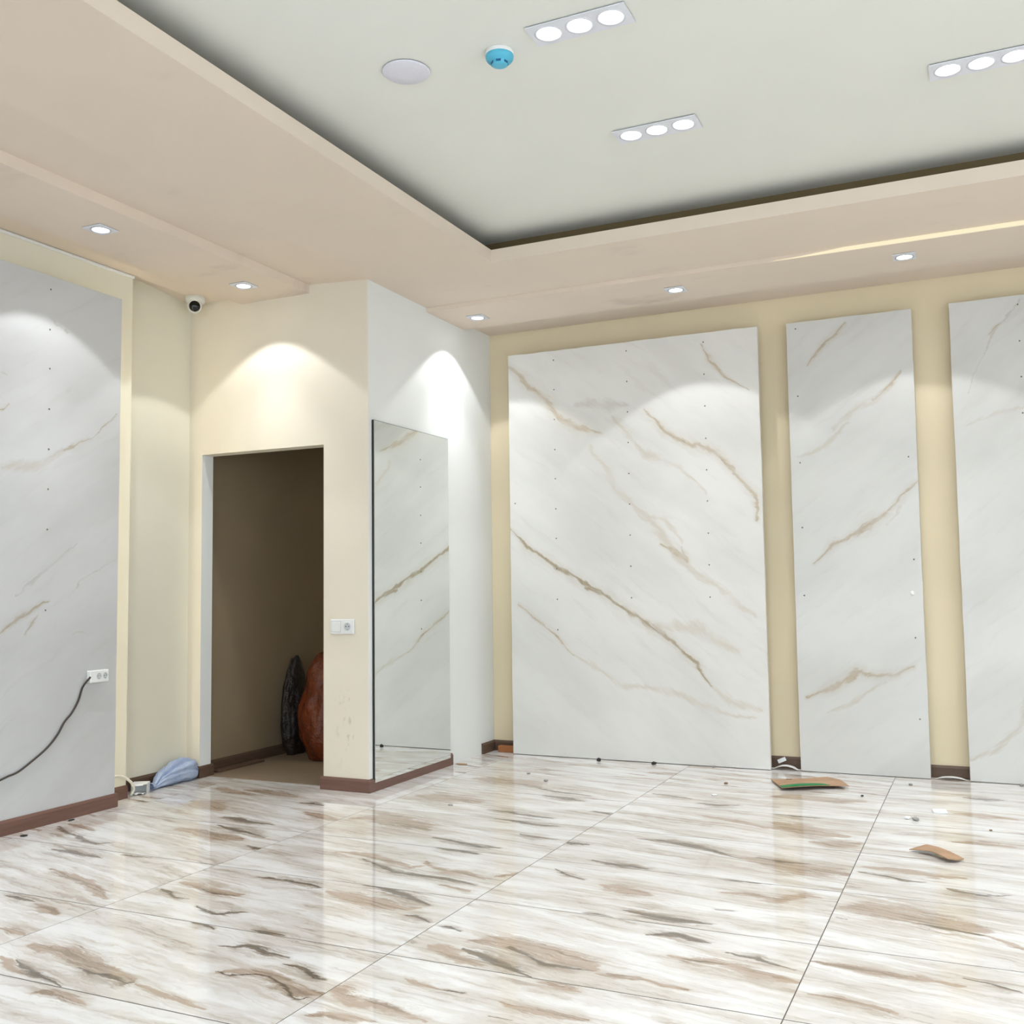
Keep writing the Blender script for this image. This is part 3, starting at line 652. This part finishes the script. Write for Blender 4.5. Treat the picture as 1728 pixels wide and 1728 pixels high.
# LED strip hidden between the left slab and its wall
led = empty('led_strip', (-4.36, 4.0, 0)); tag(led, 'warm white LED strip tucked behind the edge of the left marble slab', 'light')
obj('strip_vertical', newbox(-0.005, 0.005, -0.07, -0.062, 0.08, 2.60), M['led'], led)
obj('strip_horizontal', newbox(-0.005, 0.005, -3.5, -0.07, 2.658, 2.664), M['led_dim'], led)

stripe = empty('led_strip', (0, 5.61, 2.942)); tag(stripe, 'thin glowing cream strip along the step of the back ceiling band, right half', 'light')  # added glowing stripe imitating light falling on the step, no lamp there
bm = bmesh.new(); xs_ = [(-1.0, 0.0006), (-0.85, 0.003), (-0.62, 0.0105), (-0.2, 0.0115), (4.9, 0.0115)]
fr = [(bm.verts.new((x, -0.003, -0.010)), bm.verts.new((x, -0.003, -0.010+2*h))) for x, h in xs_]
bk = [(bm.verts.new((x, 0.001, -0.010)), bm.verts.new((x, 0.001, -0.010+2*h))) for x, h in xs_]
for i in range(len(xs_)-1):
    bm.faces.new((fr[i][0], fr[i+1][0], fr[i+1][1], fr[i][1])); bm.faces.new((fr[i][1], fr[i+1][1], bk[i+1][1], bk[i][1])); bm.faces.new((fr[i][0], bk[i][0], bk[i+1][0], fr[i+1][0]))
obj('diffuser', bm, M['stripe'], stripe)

# ------------------------------------------------------------------ mirror
mr = empty('wall_mirror_glass', (XM+0.001, 5.41, 0.05)); mr.name = 'tall_mirror'
tag(mr, 'tall frameless mirror on the side of the doorway block, reflecting the widest marble slab', 'mirror')
bm = newbox(0.0, 0.012, -0.452, 0.447, 0.0, 2.082)
g = obj('backing', bm, M['mirror_edge'], mr)
bm = bmesh.new(); vs = [bm.verts.new(c) for c in ((0.0125, -0.449, 0.0), (0.0125, 0.444, 0.0), (0.0125, 0.444, 2.079), (0.0125, -0.449, 2.079))]
bm.faces.new(vs); ext = bmesh.ops.extrude_face_region(bm, geom=bm.faces[:]); bmesh.ops.translate(bm, verts=[e for e in ext['geom'] if isinstance(e, bmesh.types.BMVert)], vec=(0.003, 0, 0))
obj('glass', bm, M['mirror'], mr)

# ------------------------------------------------------------------ lights
def plate_bm(hx, hy, holes, r, z0, z1):
    """flat plate with round holes at x positions, built strip by strip"""
    bm = bmesh.new(); n = 32
    bounds = [-hx] + [(a+b)/2 for a, b in zip(holes, holes[1:])] + [hx]
    for k, cx in enumerate(holes):
        xa, xb = bounds[k], bounds[k+1]
        for z in (z0, z1):
            inner = []; outer = []
            for i in range(n):
                a = 2*PI*i/n + PI/4; c, s = math.cos(a), math.sin(a)
                inner.append(bm.verts.new((cx+r*c, r*s, z)))
                w = (xb-cx) if c > 0 else (cx-xa)
                kx = w/abs(c) if abs(c) > 1e-6 else 1e9; ky = hy/abs(s) if abs(s) > 1e-6 else 1e9
                # square-like mapping so that corners are hit exactly
                m_ = max(abs(c), abs(s)); outer.append(bm.verts.new((cx + c/m_*w, s/m_*hy, z)))
            for i in range(n):
                j = (i+1) % n; bm.faces.new((inner[i], inner[j], outer[j], outer[i]))
    bm.verts.ensure_lookup_table()
    # outer rim and hole walls
    for k, cx in enumerate(holes):
        ring = lathe(bm, [(r, z0), (r, z1)], n, Matrix.Translation((cx, 0, 0)))
    for (x0, y0, x1, y1) in ((-hx, -hy, hx, -hy), (hx, -hy, hx, hy), (hx, hy, -hx, hy), (-hx, hy, -hx, -hy)):
        v = [bm.verts.new(c) for c in ((x0, y0, z0), (x1, y1, z0), (x1, y1, z1), (x0, y0, z1))]; bm.faces.new(v)
    bmesh.ops.remove_doubles(bm, verts=bm.verts, dist=1e-5)
    return bm
def lamp_parts(root, x, r, watts, half, lightname, core=0.0):
    bm = lathe(bmesh.new(), [(r+0.006, -0.0045), (r+0.006, -0.009), (r-0.002, -0.009), (r-0.004, -0.002), (r-0.004, 0.004)], 32, Matrix.Translation((x, 0, 0)))
    ring = obj('ring', bm, M['lamp_rim'] if r < 0.044 else M['lamp_plate'], root, True)
    bm = lathe(bmesh.new(), [(0, -0.0065), (r*0.6, -0.0055), (r-0.005, -0.002)], 32, Matrix.Translation((x, 0, 0)))
    obj('lamp', bm, M['lamp'], root, True)
    ld = bpy.data.lights.new(lightname, 'SPOT'); ld.energy = watts; ld.color = LAMP_COL
    ld.spot_size = 2*half; ld.spot_blend = 0.12; ld.shadow_soft_size = 0.028
    lo = bpy.data.objects.new(lightname, ld); COL.objects.link(lo); lo.parent = root; lo.location = (x, 0, -0.016)
    if core:      # brighter middle of the reflector's beam
        l2 = ld.copy(); l2.energy = watts*core; l2.spot_size = math.radians(72); l2.spot_blend = 1.0
        c = bpy.data.objects.new(lightname, l2); COL.objects.link(c); c.parent = root; c.location = (x, 0, -0.017)
    return lo
def downlight(loc, label, group, watts=SPOT_W, core=2.2):
    r = empty('downlight', loc); tag(r, label, 'light', group)
    obj('gasket', plate_bm(0.057, 0.057, [0.0], 0.046, -0.0022, 0.0), M['shadow_gasket'], r)  # dark layer imitating the shadow gap above the plate
    obj('plate', plate_bm(0.060, 0.060, [0.0], 0.044, -0.006, -0.0022), M['lamp_plate'], r)
    lamp_parts(r, 0.0, 0.043, watts, math.radians(51), 'beam', core)
    return r
ZB = 2.93
downlight((-3.867, 3.554, ZB), 'square recessed downlight over the left marble slab, the one nearer the left edge', 'downlights in the lower ceiling band')
downlight((-3.862, 4.606, ZB), 'square recessed downlight in front of the dark doorway, beside the dome camera', 'downlights in the lower ceiling band', core=1.6)
downlight((-2.973, 5.873, ZB), 'square recessed downlight in the corner between mirror and widest slab', 'downlights in the lower ceiling band', core=2.1)
downlight((-1.628, 5.869, ZB), 'recessed downlight above the right half of the widest marble slab', 'downlights in the lower ceiling band')
downlight((-0.333, 5.846, ZB), 'recessed downlight above the gap between the narrow slab and the cut-off slab', 'downlights in the lower ceiling band')
for x in (0.95, 2.25): downlight((x, 5.85, ZB), 'recessed downlight above the back wall to the right of the picture', 'downlights beyond the picture')
for y in (2.5, 1.45, 0.4): downlight((-3.867, y, ZB), 'recessed downlight above the left wall behind the camera', 'downlights beyond the picture')

def triple(loc, label, group, watts=TRIPLE_W, near=True):
    r = empty('triple_downlight', loc); tag(r, label, 'light', group)
    hs = [-0.117, 0.0, 0.117]
    obj('gasket', plate_bm(0.178, 0.060, hs, 0.050, -0.004, 0.0), M['shadow_gasket'], r)  # dark layer painted as shade between plate and ceiling
    obj('plate', plate_bm(0.184, 0.066, hs, 0.047, -0.008, -0.004), M['lamp_plate'], r)
    for x in hs:
        lo = lamp_parts(r, x, 0.046, watts if near else watts*4, math.radians(52), 'beam')
        if not near and x != 0.0: bpy.data.objects.remove(lo)
    return r
TRIPLES = [((-1.212, 3.212), 'three-lamp ceiling downlight beside the blue smoke detector, at the top edge'),
           ((-1.209, 4.127), 'three-lamp ceiling downlight nearest the ceiling recess, middle of the picture'),
           ((0.066, 4.135), 'three-lamp ceiling downlight cut off by the right edge of the picture')]
for (x, y), lab in TRIPLES: triple((x, y, ZC), lab, 'three-lamp downlights')
for x in (-1.21, 0.07, 1.35, 2.63, 3.9):
    for y in (4.13, 2.29, 0.45, -1.4):
        if y > 3 and x < 0: continue
        if (x, y) == (0.07, 4.13): continue
        triple((x, y, ZC), 'three-lamp ceiling downlight outside the picture', 'three-lamp downlights beyond the picture', near=False)

# ------------------------------------------------------------------ ceiling fittings
r = empty('ceiling_speaker', (-1.925, 3.222, ZC)); tag(r, 'round pale grey ceiling speaker grille left of the blue detector', 'speaker')
obj('rim', lathe(bmesh.new(), [(0.088, 0), (0.088, -0.004), (0.084, -0.004), (0.084, 0)], 48), M['shadow_gasket'], r, False)
obj('grille', lathe(bmesh.new(), [(0.091, -0.003), (0.092, -0.006), (0.088, -0.009), (0.04, -0.010), (0, -0.0105)], 48), plain('speaker_grille', srgb(224, 224, 234), 0.6, var=0.05, scale=200), r, True)
r = empty('smoke_detector', (-1.545, 3.255, ZC)); tag(r, 'round ceiling smoke detector with a cyan dust cap on a white base', 'detector')
obj('base', lathe(bmesh.new(), [(0.050, 0), (0.053, -0.004), (0.052, -0.016), (0.046, -0.018), (0, -0.018)], 40), M['plastic_white'], r, True)
obj('cap', lathe(bmesh.new(), [(0.050, -0.015), (0.052, -0.017), (0.051, -0.028), (0.046, -0.036), (0.031, -0.039), (0.030, -0.043), (0.029, -0.052), (0.024, -0.054), (0, -0.054)], 40), M['cyan'], r, True)
for k in range(6):
    a = k*PI/3+0.3; bm = newbox(-0.009, 0.009, -0.001, 0.001, -0.0505, -0.0425)
    bmesh.ops.transform(bm, matrix=Matrix.Rotation(a, 4, 'Z') @ Matrix.Translation((0, -0.0299, 0)), verts=bm.verts)
    obj('slot', bm, M['cyan_dark'], r)

r = empty('security_camera', (-4.40, 4.797, 2.977)); tag(r, 'small white dome security camera with a black face in the ceiling corner', 'camera')
obj('mount', lathe(bmesh.new(), [(0.060, 0.0), (0.062, -0.012), (0.056, -0.030), (0.046, -0.040), (0, -0.040)], 40), M['camera_white'], r, True)
aim = (Vector((0.2, 0, 1.25)) - Vector((-4.40, 4.797, 2.9))).normalized()
Rm = Vector((0, 0, 1)).rotation_difference(aim).to_matrix().to_4x4()
ctr = Matrix.Translation((0.0, -0.008, -0.058))
ball = [(0.0, -0.045)] + [(0.045*math.sin(a), -0.045*math.cos(a)) for a in [k*PI/14 for k in range(1, 9)]] + [(0.042, 0.022), (0.038, 0.040), (0.033, 0.042)]
obj('eyeball', lathe(bmesh.new(), ball, 36, ctr @ Rm), M['camera_white'], r, True)
obj('lens_face', lathe(bmesh.new(), [(0.0345, 0.038), (0.0335, 0.0425), (0, 0.0435)], 36, ctr @ Rm), M['black_gloss'], r, True)

# ------------------------------------------------------------------ sockets, switch, cables
def socket_face(parent, cx, cz, to, s=1.0):
    """round well with two pin holes and two earth clips; `to(u, z, d)` places a point on the wall"""
    def lat(name, prof, mat, sm=True, off=(0, 0)):
        bm = lathe(bmesh.new(), prof, 24)
        for v in bm.verts: v.co = Vector(to(cx+off[0]+v.co.x, cz+off[1]+v.co.y, v.co.z))
        return obj(name, bm, mat, parent, sm)
    w = lat('socket_well', [(0.0225*s, 0.0015), (0.0205*s, 0.0018), (0.0195*s, 0.0002), (0, 0.0002)], M['plastic_grey'], False)
    for dx in (-0.0095, 0.0095): lat('pin_hole', [(0.0032*s, 0.0012), (0, 0.0013)], M['hole'], False, (dx*s, 0.001))
    for dz in (-0.017, 0.017):
        bm = bmesh.new(); box(bm, -0.003, 0.003, -0.0012, 0.0012, 0.0, 0.0022)
        for v in bm.verts: v.co = Vector(to(cx+v.co.x*s, cz+dz*s+v.co.y, v.co.z))
        obj('earth_clip', bm, M['screw'], parent)
r = empty('switch_and_socket', (-3.385, YD, 0.89)); tag(r, 'white light switch and socket in one frame right of the dark doorway', 'switch')
bm = newbox(-0.0815, 0.0815, -0.011, 0.0, 0.0, 0.086, 0.004); obj('frame', bm, M['plastic_white'], r)
bm = newbox(-0.070, -0.010, -0.0165, -0.010, 0.013, 0.073, 0.002)
for v in bm.verts:
    if v.co.y < -0.014 and v.co.z < 0.03: v.co.y += 0.003
obj('rocker', bm, M['plastic_white'], r)
obj('rocker_gap', newbox(-0.073, -0.007, -0.0114, -0.0105, 0.010, 0.076), M['plastic_grey'], r)
obj('socket_insert', newbox(0.009, 0.071, -0.0135, -0.0105, 0.012, 0.074, 0.002), M['plastic_white'], r)
socket_face(r, 0.040, 0.043, lambda u, z, d: (u, -0.0137-d, z))

r = empty('wall_socket', (-4.295, 3.965, 0.676)); tag(r, 'white double socket on the left marble slab where the black cable starts', 'socket')
obj('frame', newbox(0.0, 0.030, -0.062, 0.062, 0.0, 0.064, 0.004), M['plastic_white'], r)
for u in (-0.006, 0.036): socket_face(r, u, 0.033, lambda u_, z, d: (0.0302+d, u_, z), 0.72)

CAB = [(3.905, 0.709), (3.874, 0.659), (3.846, 0.59), (3.806, 0.533), (3.761, 0.492), (3.722, 0.437), (3.668, 0.385), (3.603, 0.344), (3.499, 0.29), (3.437, 0.276), (3.397, 0.266), (3.33, 0.25), (3.2, 0.17), (3.05, 0.11), (2.9, 0.082), (2.4, 0.078)]
pts = smooth_path([(-4.287 + (0.02 if i == 0 else 0.0), y, z) for i, (y, z) in enumerate(CAB)], 5)
bm = tube(bmesh.new(), pts, 0.0052, 8)
o = obj('power_cable', bm, M['cable'], None, True); tag(o, 'dark cable hanging in a curve from the double socket across the left marble slab', 'cable')

pts = smooth_path([(-4.36, 4.08, 0.150), (-4.37, 4.16, 0.145), (-4.392, 4.25, 0.128), (-4.39, 4.31, 0.09), (-4.40, 4.345, 0.045), (-4.415, 4.342, 0.012), (-4.425, 4.352, 0.009)], 6)
o = obj('white_cable', tube(bmesh.new(), pts, 0.008, 8), M['white_cable'], None, True)
tag(o, 'short white cable hanging out from behind the left slab to the floor', 'cable')

# ------------------------------------------------------------------ pale blue bag and the litter beside it
def sheet(outline, zf, th=0.0015, mat='paper', side=None):
    """thin bent piece: outline [(x, y)] about its own origin, zf(x, y) gives its height"""
    bm = bmesh.new(); f = bm.faces.new([bm.verts.new((x, y, 0)) for x, y in outline])
    bmesh.ops.triangulate(bm, faces=[f]); bmesh.ops.subdivide_edges(bm, edges=bm.edges[:], cuts=7, use_grid_fill=True)
    low = bmesh.ops.extrude_face_region(bm, geom=bm.faces[:]); up_ = {e for e in low['geom'] if isinstance(e, bmesh.types.BMVert)}
    for v in bm.verts: v.co.z = zf(v.co.x, v.co.y) + (th if v in up_ else 0.0)
    return bm
def lump(sections, n=28, amp=0.012, freq=14.0, seed=0.0):
    """closed surface through elliptical sections (centre, half width vector a, half height vector b)"""
    bm = bmesh.new(); rings = []
    for c, a, b in sections:
        ring = []
        for k in range(n):
            t = 2*PI*k/n; p = Vector(c)+Vector(a)*math.cos(t)+Vector(b)*math.sin(t)
            d = noise.noise(p*freq+Vector((seed, 0, 0)))*amp - abs(noise.noise(Vector((t*1.6, c[1]*7.0, seed))))*amp*1.7 + abs(noise.noise(p*freq*0.5+Vector((0, seed, 3))))*amp
            d -= 0.026*math.exp(-((t-0.95-c[1]*1.2)/0.20)**2) + 0.014*math.exp(-((t-0.25+c[1])/0.16)**2) + 0.008*math.exp(-((c[1]-0.10)/0.012)**2)*(1 if t < 1.2 else 0)
            q = (p-Vector(c)); p = p + (q.normalized()*d if q.length > 1e-5 else Vector())
            p.z = max(p.z, 0.001); ring.append(bm.verts.new(p))
        rings.append(ring)
    for a, b in zip(rings, rings[1:]):
        for k in range(n): bm.faces.new((a[k], a[(k+1) % n], b[(k+1) % n], b[k]))
    bm.faces.new(rings[0]); bm.faces.new(rings[-1])
    return bm
r = empty('plastic_bag', (-4.46, 4.68, 0)); tag(r, 'crumpled pale blue bag lying against the skirting left of the doorway', 'bag')
secs = []
for s, w, h, x in ((-0.13, 0.015, 0.018, 0.015), (-0.105, 0.026, 0.028, 0.01), (-0.07, 0.038, 0.044, 0.0), (-0.02, 0.050, 0.056, -0.005), (0.03, 0.055, 0.063, -0.007), (0.06, 0.058, 0.068, -0.008), (0.085, 0.060, 0.071, -0.009), (0.10, 0.061, 0.072, -0.009), (0.12, 0.062, 0.074, -0.01), (0.17, 0.058, 0.070, -0.008), (0.205, 0.044, 0.054, -0.004), (0.225, 0.02, 0.026, 0)):
    secs.append(((x, s, h*0.96), (w, 0.25*w, 0), (0, 0, h)))
obj('body', lump(secs, 48, 0.014, 18.0, 2.0), M['blue_bag'], r, True)
bm = bmesh.new()
for k in range(9):
    a = 2*PI*k/9; b_ = 2*PI*(k+1)/9
    p0 = Vector((0.015+0.013*math.cos(a), -0.132, 0.02+0.014*math.sin(a))); p1 = Vector((0.015+0.013*math.cos(b_), -0.132, 0.02+0.014*math.sin(b_)))
    q0 = Vector((0.015+(0.03+0.01*(k % 2))*math.cos(a), -0.165-0.010*(k % 3), max(0.002, 0.02+0.03*math.sin(a)))); q1 = Vector((0.015+(0.03+0.01*((k+1) % 2))*math.cos(b_), -0.165-0.010*((k+1) % 3), max(0.002, 0.02+0.03*math.sin(b_))))
    v = [bm.verts.new(p) for p in (p0, p1, q1, q0)]; bm.faces.new(v)
bmesh.ops.remove_doubles(bm, verts=bm.verts, dist=1e-4)
bmesh.ops.solidify(bm, geom=bm.faces[:], thickness=0.001)
obj('knotted_neck', bm, M['blue_bag'], r)

def crumple(amp, freq, base=0.0, seed=0.0):
    return lambda x, y: 0.001 + base + amp*abs(noise.noise(Vector((x*freq+seed, y*freq, seed))))
def carton():
    bm = bmesh.new(); w, d, h, k = 0.088, 0.075, 0.055, 0.0015
    box(bm, -w/2, w/2, 0, d, 0, k); box(bm, -w/2, -w/2+k, 0, d, k, h); box(bm, w/2-k, w/2, 0, d, k, h)
    box(bm, -w/2, w/2, d-k, d, k, h); box(bm, -w/2, w/2, 0, d, h, h+k)
    return bm
t_ = obj('paper_carton', carton(), M['paper'])
f = obj('flap', sheet([(-0.044, 0.001), (0.044, 0.001), (0.05, -0.02), (0.0, -0.03), (-0.036, -0.026)], lambda x, y: 0.0562 + y*0.25 + (0.012 if x > 0.03 else 0)*(-y*20), 0.001), M['paper'], t_)
f = obj('flap', sheet([(-0.044, 0.0), (0.044, 0.0), (0.03, -0.045), (-0.03, -0.05)], lambda x, y: 0.0015+0.010*abs(math.sin(x*70+y*60))*min(1, -y*40), 0.001), M['paper'], t_)
t_.location = (-4.432, 4.415, 0.0005); t_.rotation_euler = (0, 0, math.radians(32)); tag(t_, 'small open white carton on the floor at the neck of the pale blue bag', 'carton')
# ------------------------------------------------------------------ sacks and board in the closet
def sackmesh(w, d, h, seed, amp):
    bm = bmesh.new(); bmesh.ops.create_icosphere(bm, subdivisions=5, radius=1.0)
    for v in bm.verts:
        p = v.co.copy(); k = 1 + amp*noise.noise(p*1.7+Vector((seed, 0, 0))) + amp*0.55*noise.noise(p*4.3+Vector((0, seed, 0)))
        x, y, z = p*k
        f = 1-0.25*max(0, z)
        v.co = Vector((x*w*f, y*d*f, max(0.0, (z*0.62+0.5))*h))
    return bm
o = obj('refuse_sack', sackmesh(0.26, 0.22, 0.68, 3.0, 0.16), M['orange_sack'], None, True); o.location = (-4.085, 5.82, 0.003)
tag(o, 'full orange brown sack wrapped in shiny film, half hidden inside the dark doorway', 'sack')
o = obj('refuse_sack', sackmesh(0.075, 0.14, 0.60, 8.0, 0.10), M['black_sack'], None, True); o.location = (-4.447, 5.88, 0.003)
tag(o, 'black sack against the closet wall, left of the orange sack', 'sack')
bm = newbox(-0.033, 0.033, -0.22, 0.22, 0.0, 0.014, 0.002)
o = obj('loose_board', bm, M['skirt_dark']); o.location = (-4.47, 5.31, 0.0032); o.rotation_euler = (0, 0, math.radians(-1.0))
tag(o, 'loose brown strip of skirting lying on the closet floor along its left wall', 'board')

# ------------------------------------------------------------------ cardboard and litter on the tiles
r = empty('cardboard_flap', (-0.98, 6.05, 0)); tag(r, 'flattened piece of brown cardboard with a green printed edge in front of the narrow slab', 'cardboard')
co_ = [(-0.215, 0.04), (-0.098, -0.247), (0.03, -0.17), (0.234, -0.048), (0.17, 0.09), (0.09, 0.15), (-0.02, 0.075), (-0.11, 0.06)]
zf = lambda x, y: 0.011 + 0.006*math.sin(x*11+1.0) + 0.03*max(0, x-0.02)*(1 if y > 0 else 0.6) + 0.01*max(0, -y*2)
obj('board', sheet(co_, zf, 0.004), M['cardboard'], r)
obj('green_band', sheet([(-0.122, -0.186), (-0.097, -0.248), (0.031, -0.171), (0.141, -0.105), (0.105, -0.078), (0.04, -0.085), (-0.04, -0.12)], lambda x, y: zf(x, y)+0.0042, 0.0012), M['green_print'], r)
obj('tape_patch', sheet([(-0.13, 0.03), (-0.095, 0.02), (-0.09, 0.04), (-0.125, 0.05)], lambda x, y: zf(x, y)+0.0045, 0.0006), M['chip_brown'], r)
o = obj('cardboard_strip', sheet([(-0.125, 0.045), (-0.06, 0.115), (0.0, 0.07), (0.09, -0.02), (0.065, -0.075), (0.03, -0.09), (-0.03, -0.01)], lambda x, y: 0.002+0.017*max(0.0, 1-((x+0.02)/0.12)**2), 0.003), M['cardboard'])
o.location = (-0.225, 4.67, 0); tag(o, 'curled narrow strip of brown cardboard on the tiles, nearest the right edge', 'cardboard')
o = obj('foam_block', newbox(-0.033, 0.033, -0.03, 0.03, 0.0, 0.012, 0.002), M['paper']); o.location = (-0.262, 5.55, 0.0); o.rotation_euler = (0, 0, math.radians(10))
tag(o, 'small flat white foam block on the tiles between the two pieces of cardboard', 'block')
o = obj('cardboard_block', newbox(-0.125, 0.055, -0.02, 0.02, 0.0, 0.044, 0.003), M['cardboard_dark']); o.location = (-3.02, 6.475, 0.0)
tag(o, 'orange brown cardboard block wedged in the back corner beside the widest slab', 'cardboard')

def bit(name, loc, s, mat, label, seed, flat=0.35, cat='litter'):
    bm = bmesh.new(); bmesh.ops.create_icosphere(bm, subdivisions=1, radius=1.0)
    for v in bm.verts:
        k = 1+0.5*noise.noise(v.co*2+Vector((seed*3.1, 0, seed))); v.co = Vector((v.co.x*s[0]*k, v.co.y*s[1]*k, max(0, (v.co.z*0.7+0.45))*s[2]))
    o = obj(name, bm, M[mat]); o.location = (loc[0], loc[1], 0.0); o.rotation_euler = (0, 0, seed)
    return tag(o, label, cat)
bit('plaster_crumb', (-0.40, 5.35), (0.024, 0.018, 0.012), 'paper', 'white crumb left of the foam block on the tiles', 1.0)
bit('plaster_crumb', (-0.362, 5.33), (0.022, 0.020, 0.016), 'chip_grey', 'grey crumb touching the white crumb left of the foam block', 2.0)
bit('black_scrap', (-2.356, 6.345), (0.018, 0.014, 0.022), 'chip_black', 'small black scrap at the foot of the widest slab, the left one of two', 3.0)
bit('black_scrap', (-1.986, 6.355), (0.022, 0.014, 0.018), 'chip_black', 'small black scrap at the foot of the widest slab, the right one of two', 4.0)
bit('plaster_crumb', (-2.416, 5.60), (0.026, 0.014, 0.010), 'chip_grey', 'grey crumb on the tiles in front of the left part of the widest slab', 5.0)
bit('plaster_crumb', (-2.605, 5.772), (0.012, 0.012, 0.008), 'chip_grey', 'tiny grey crumb farthest left in front of the widest slab', 6.0)
bit('wood_crumb', (-1.412, 5.891), (0.013, 0.012, 0.010), 'chip_brown', 'tiny brown crumb left of the green edged cardboard', 7.0)
bit('plaster_crumb', (-1.399, 5.557), (0.018, 0.016, 0.006), 'paper', 'tiny white flake left of and nearer than the green edged cardboard', 8.0)
bit('plaster_crumb', (-0.657, 5.813), (0.009, 0.009, 0.008), 'chip_black', 'tiny dark speck just right of the green edged cardboard', 9.0)
bit('black_flake', (-4.19, 3.454), (0.02, 0.016, 0.008), 'chip_black', 'black flake on the tiles below the left skirting, nearest the left edge', 10.0)
bit('black_flake', (-4.25, 3.784), (0.024, 0.012, 0.006), 'chip_black', 'black flake touching the left skirting under the double socket', 11.0)
bit('plaster_crumb', (-2.624, 4.802), (0.018, 0.014, 0.007), 'chip_grey', 'pale grey crumb on the tiles in front of the mirror wall', 12.0)
bit('plaster_crumb', (-0.44, 6.229), (0.012, 0.012, 0.010), 'chip_grey', 'tiny grey crumb at the foot of the narrow slab', 13.0)
bit('plaster_crumb', (0.128, 6.42), (0.024, 0.012, 0.012), 'chip_grey', 'grey crumb at the foot of the slab cut off by the right edge', 14.0)
bit('plaster_crumb', (-0.033, 5.236), (0.008, 0.008, 0.006), 'chip_brown', 'tiny brown speck right of the foam block', 15.0)
bit('plaster_crumb', (-1.604, 6.391), (0.012, 0.010, 0.010), 'chip_grey', 'tiny grey crumb at the foot of the right part of the widest slab', 16.0)
bit('sand_spill', (-3.15, 5.93), (0.03, 0.05, 0.004), 'cardboard', 'small yellowish spill past the end of the mirror skirting', 17.0)
o = obj('paper_scrap', sheet([(-0.10, -0.01), (-0.04, -0.03), (0.03, -0.03), (0.10, -0.015), (0.05, 0.02), (-0.04, 0.02)], lambda x, y: 0.004+0.02*max(0, 1-(x/0.07)**2)+0.02*max(0, y+0.01), 0.002), M['paper'])
o.location = (-1.175, 6.475, 0); tag(o, 'white scrap on the floor in the gap between the widest and the narrow slab', 'paper')
o = obj('foam_chip', newbox(-0.026, 0.026, -0.006, 0.006, -0.012, 0.012, 0.002), M['paper']); o.location = (-1.205, 6.508, 0.05); o.rotation_euler = (0, math.radians(-25), 0)
tag(o, 'white foam chip stuck on the skirting in the gap left of the narrow slab', 'litter')
o = obj('paper_scrap', sheet([(-0.09, -0.012), (0.0, -0.025), (0.09, -0.012), (0.05, 0.02), (-0.05, 0.018)], lambda x, y: 0.003+0.012*max(0, 1-(x/0.08)**2), 0.002), M['paper'])
o.location = (-0.235, 6.480, 0); tag(o, 'white scrap on the floor in the gap right of the narrow slab', 'paper')
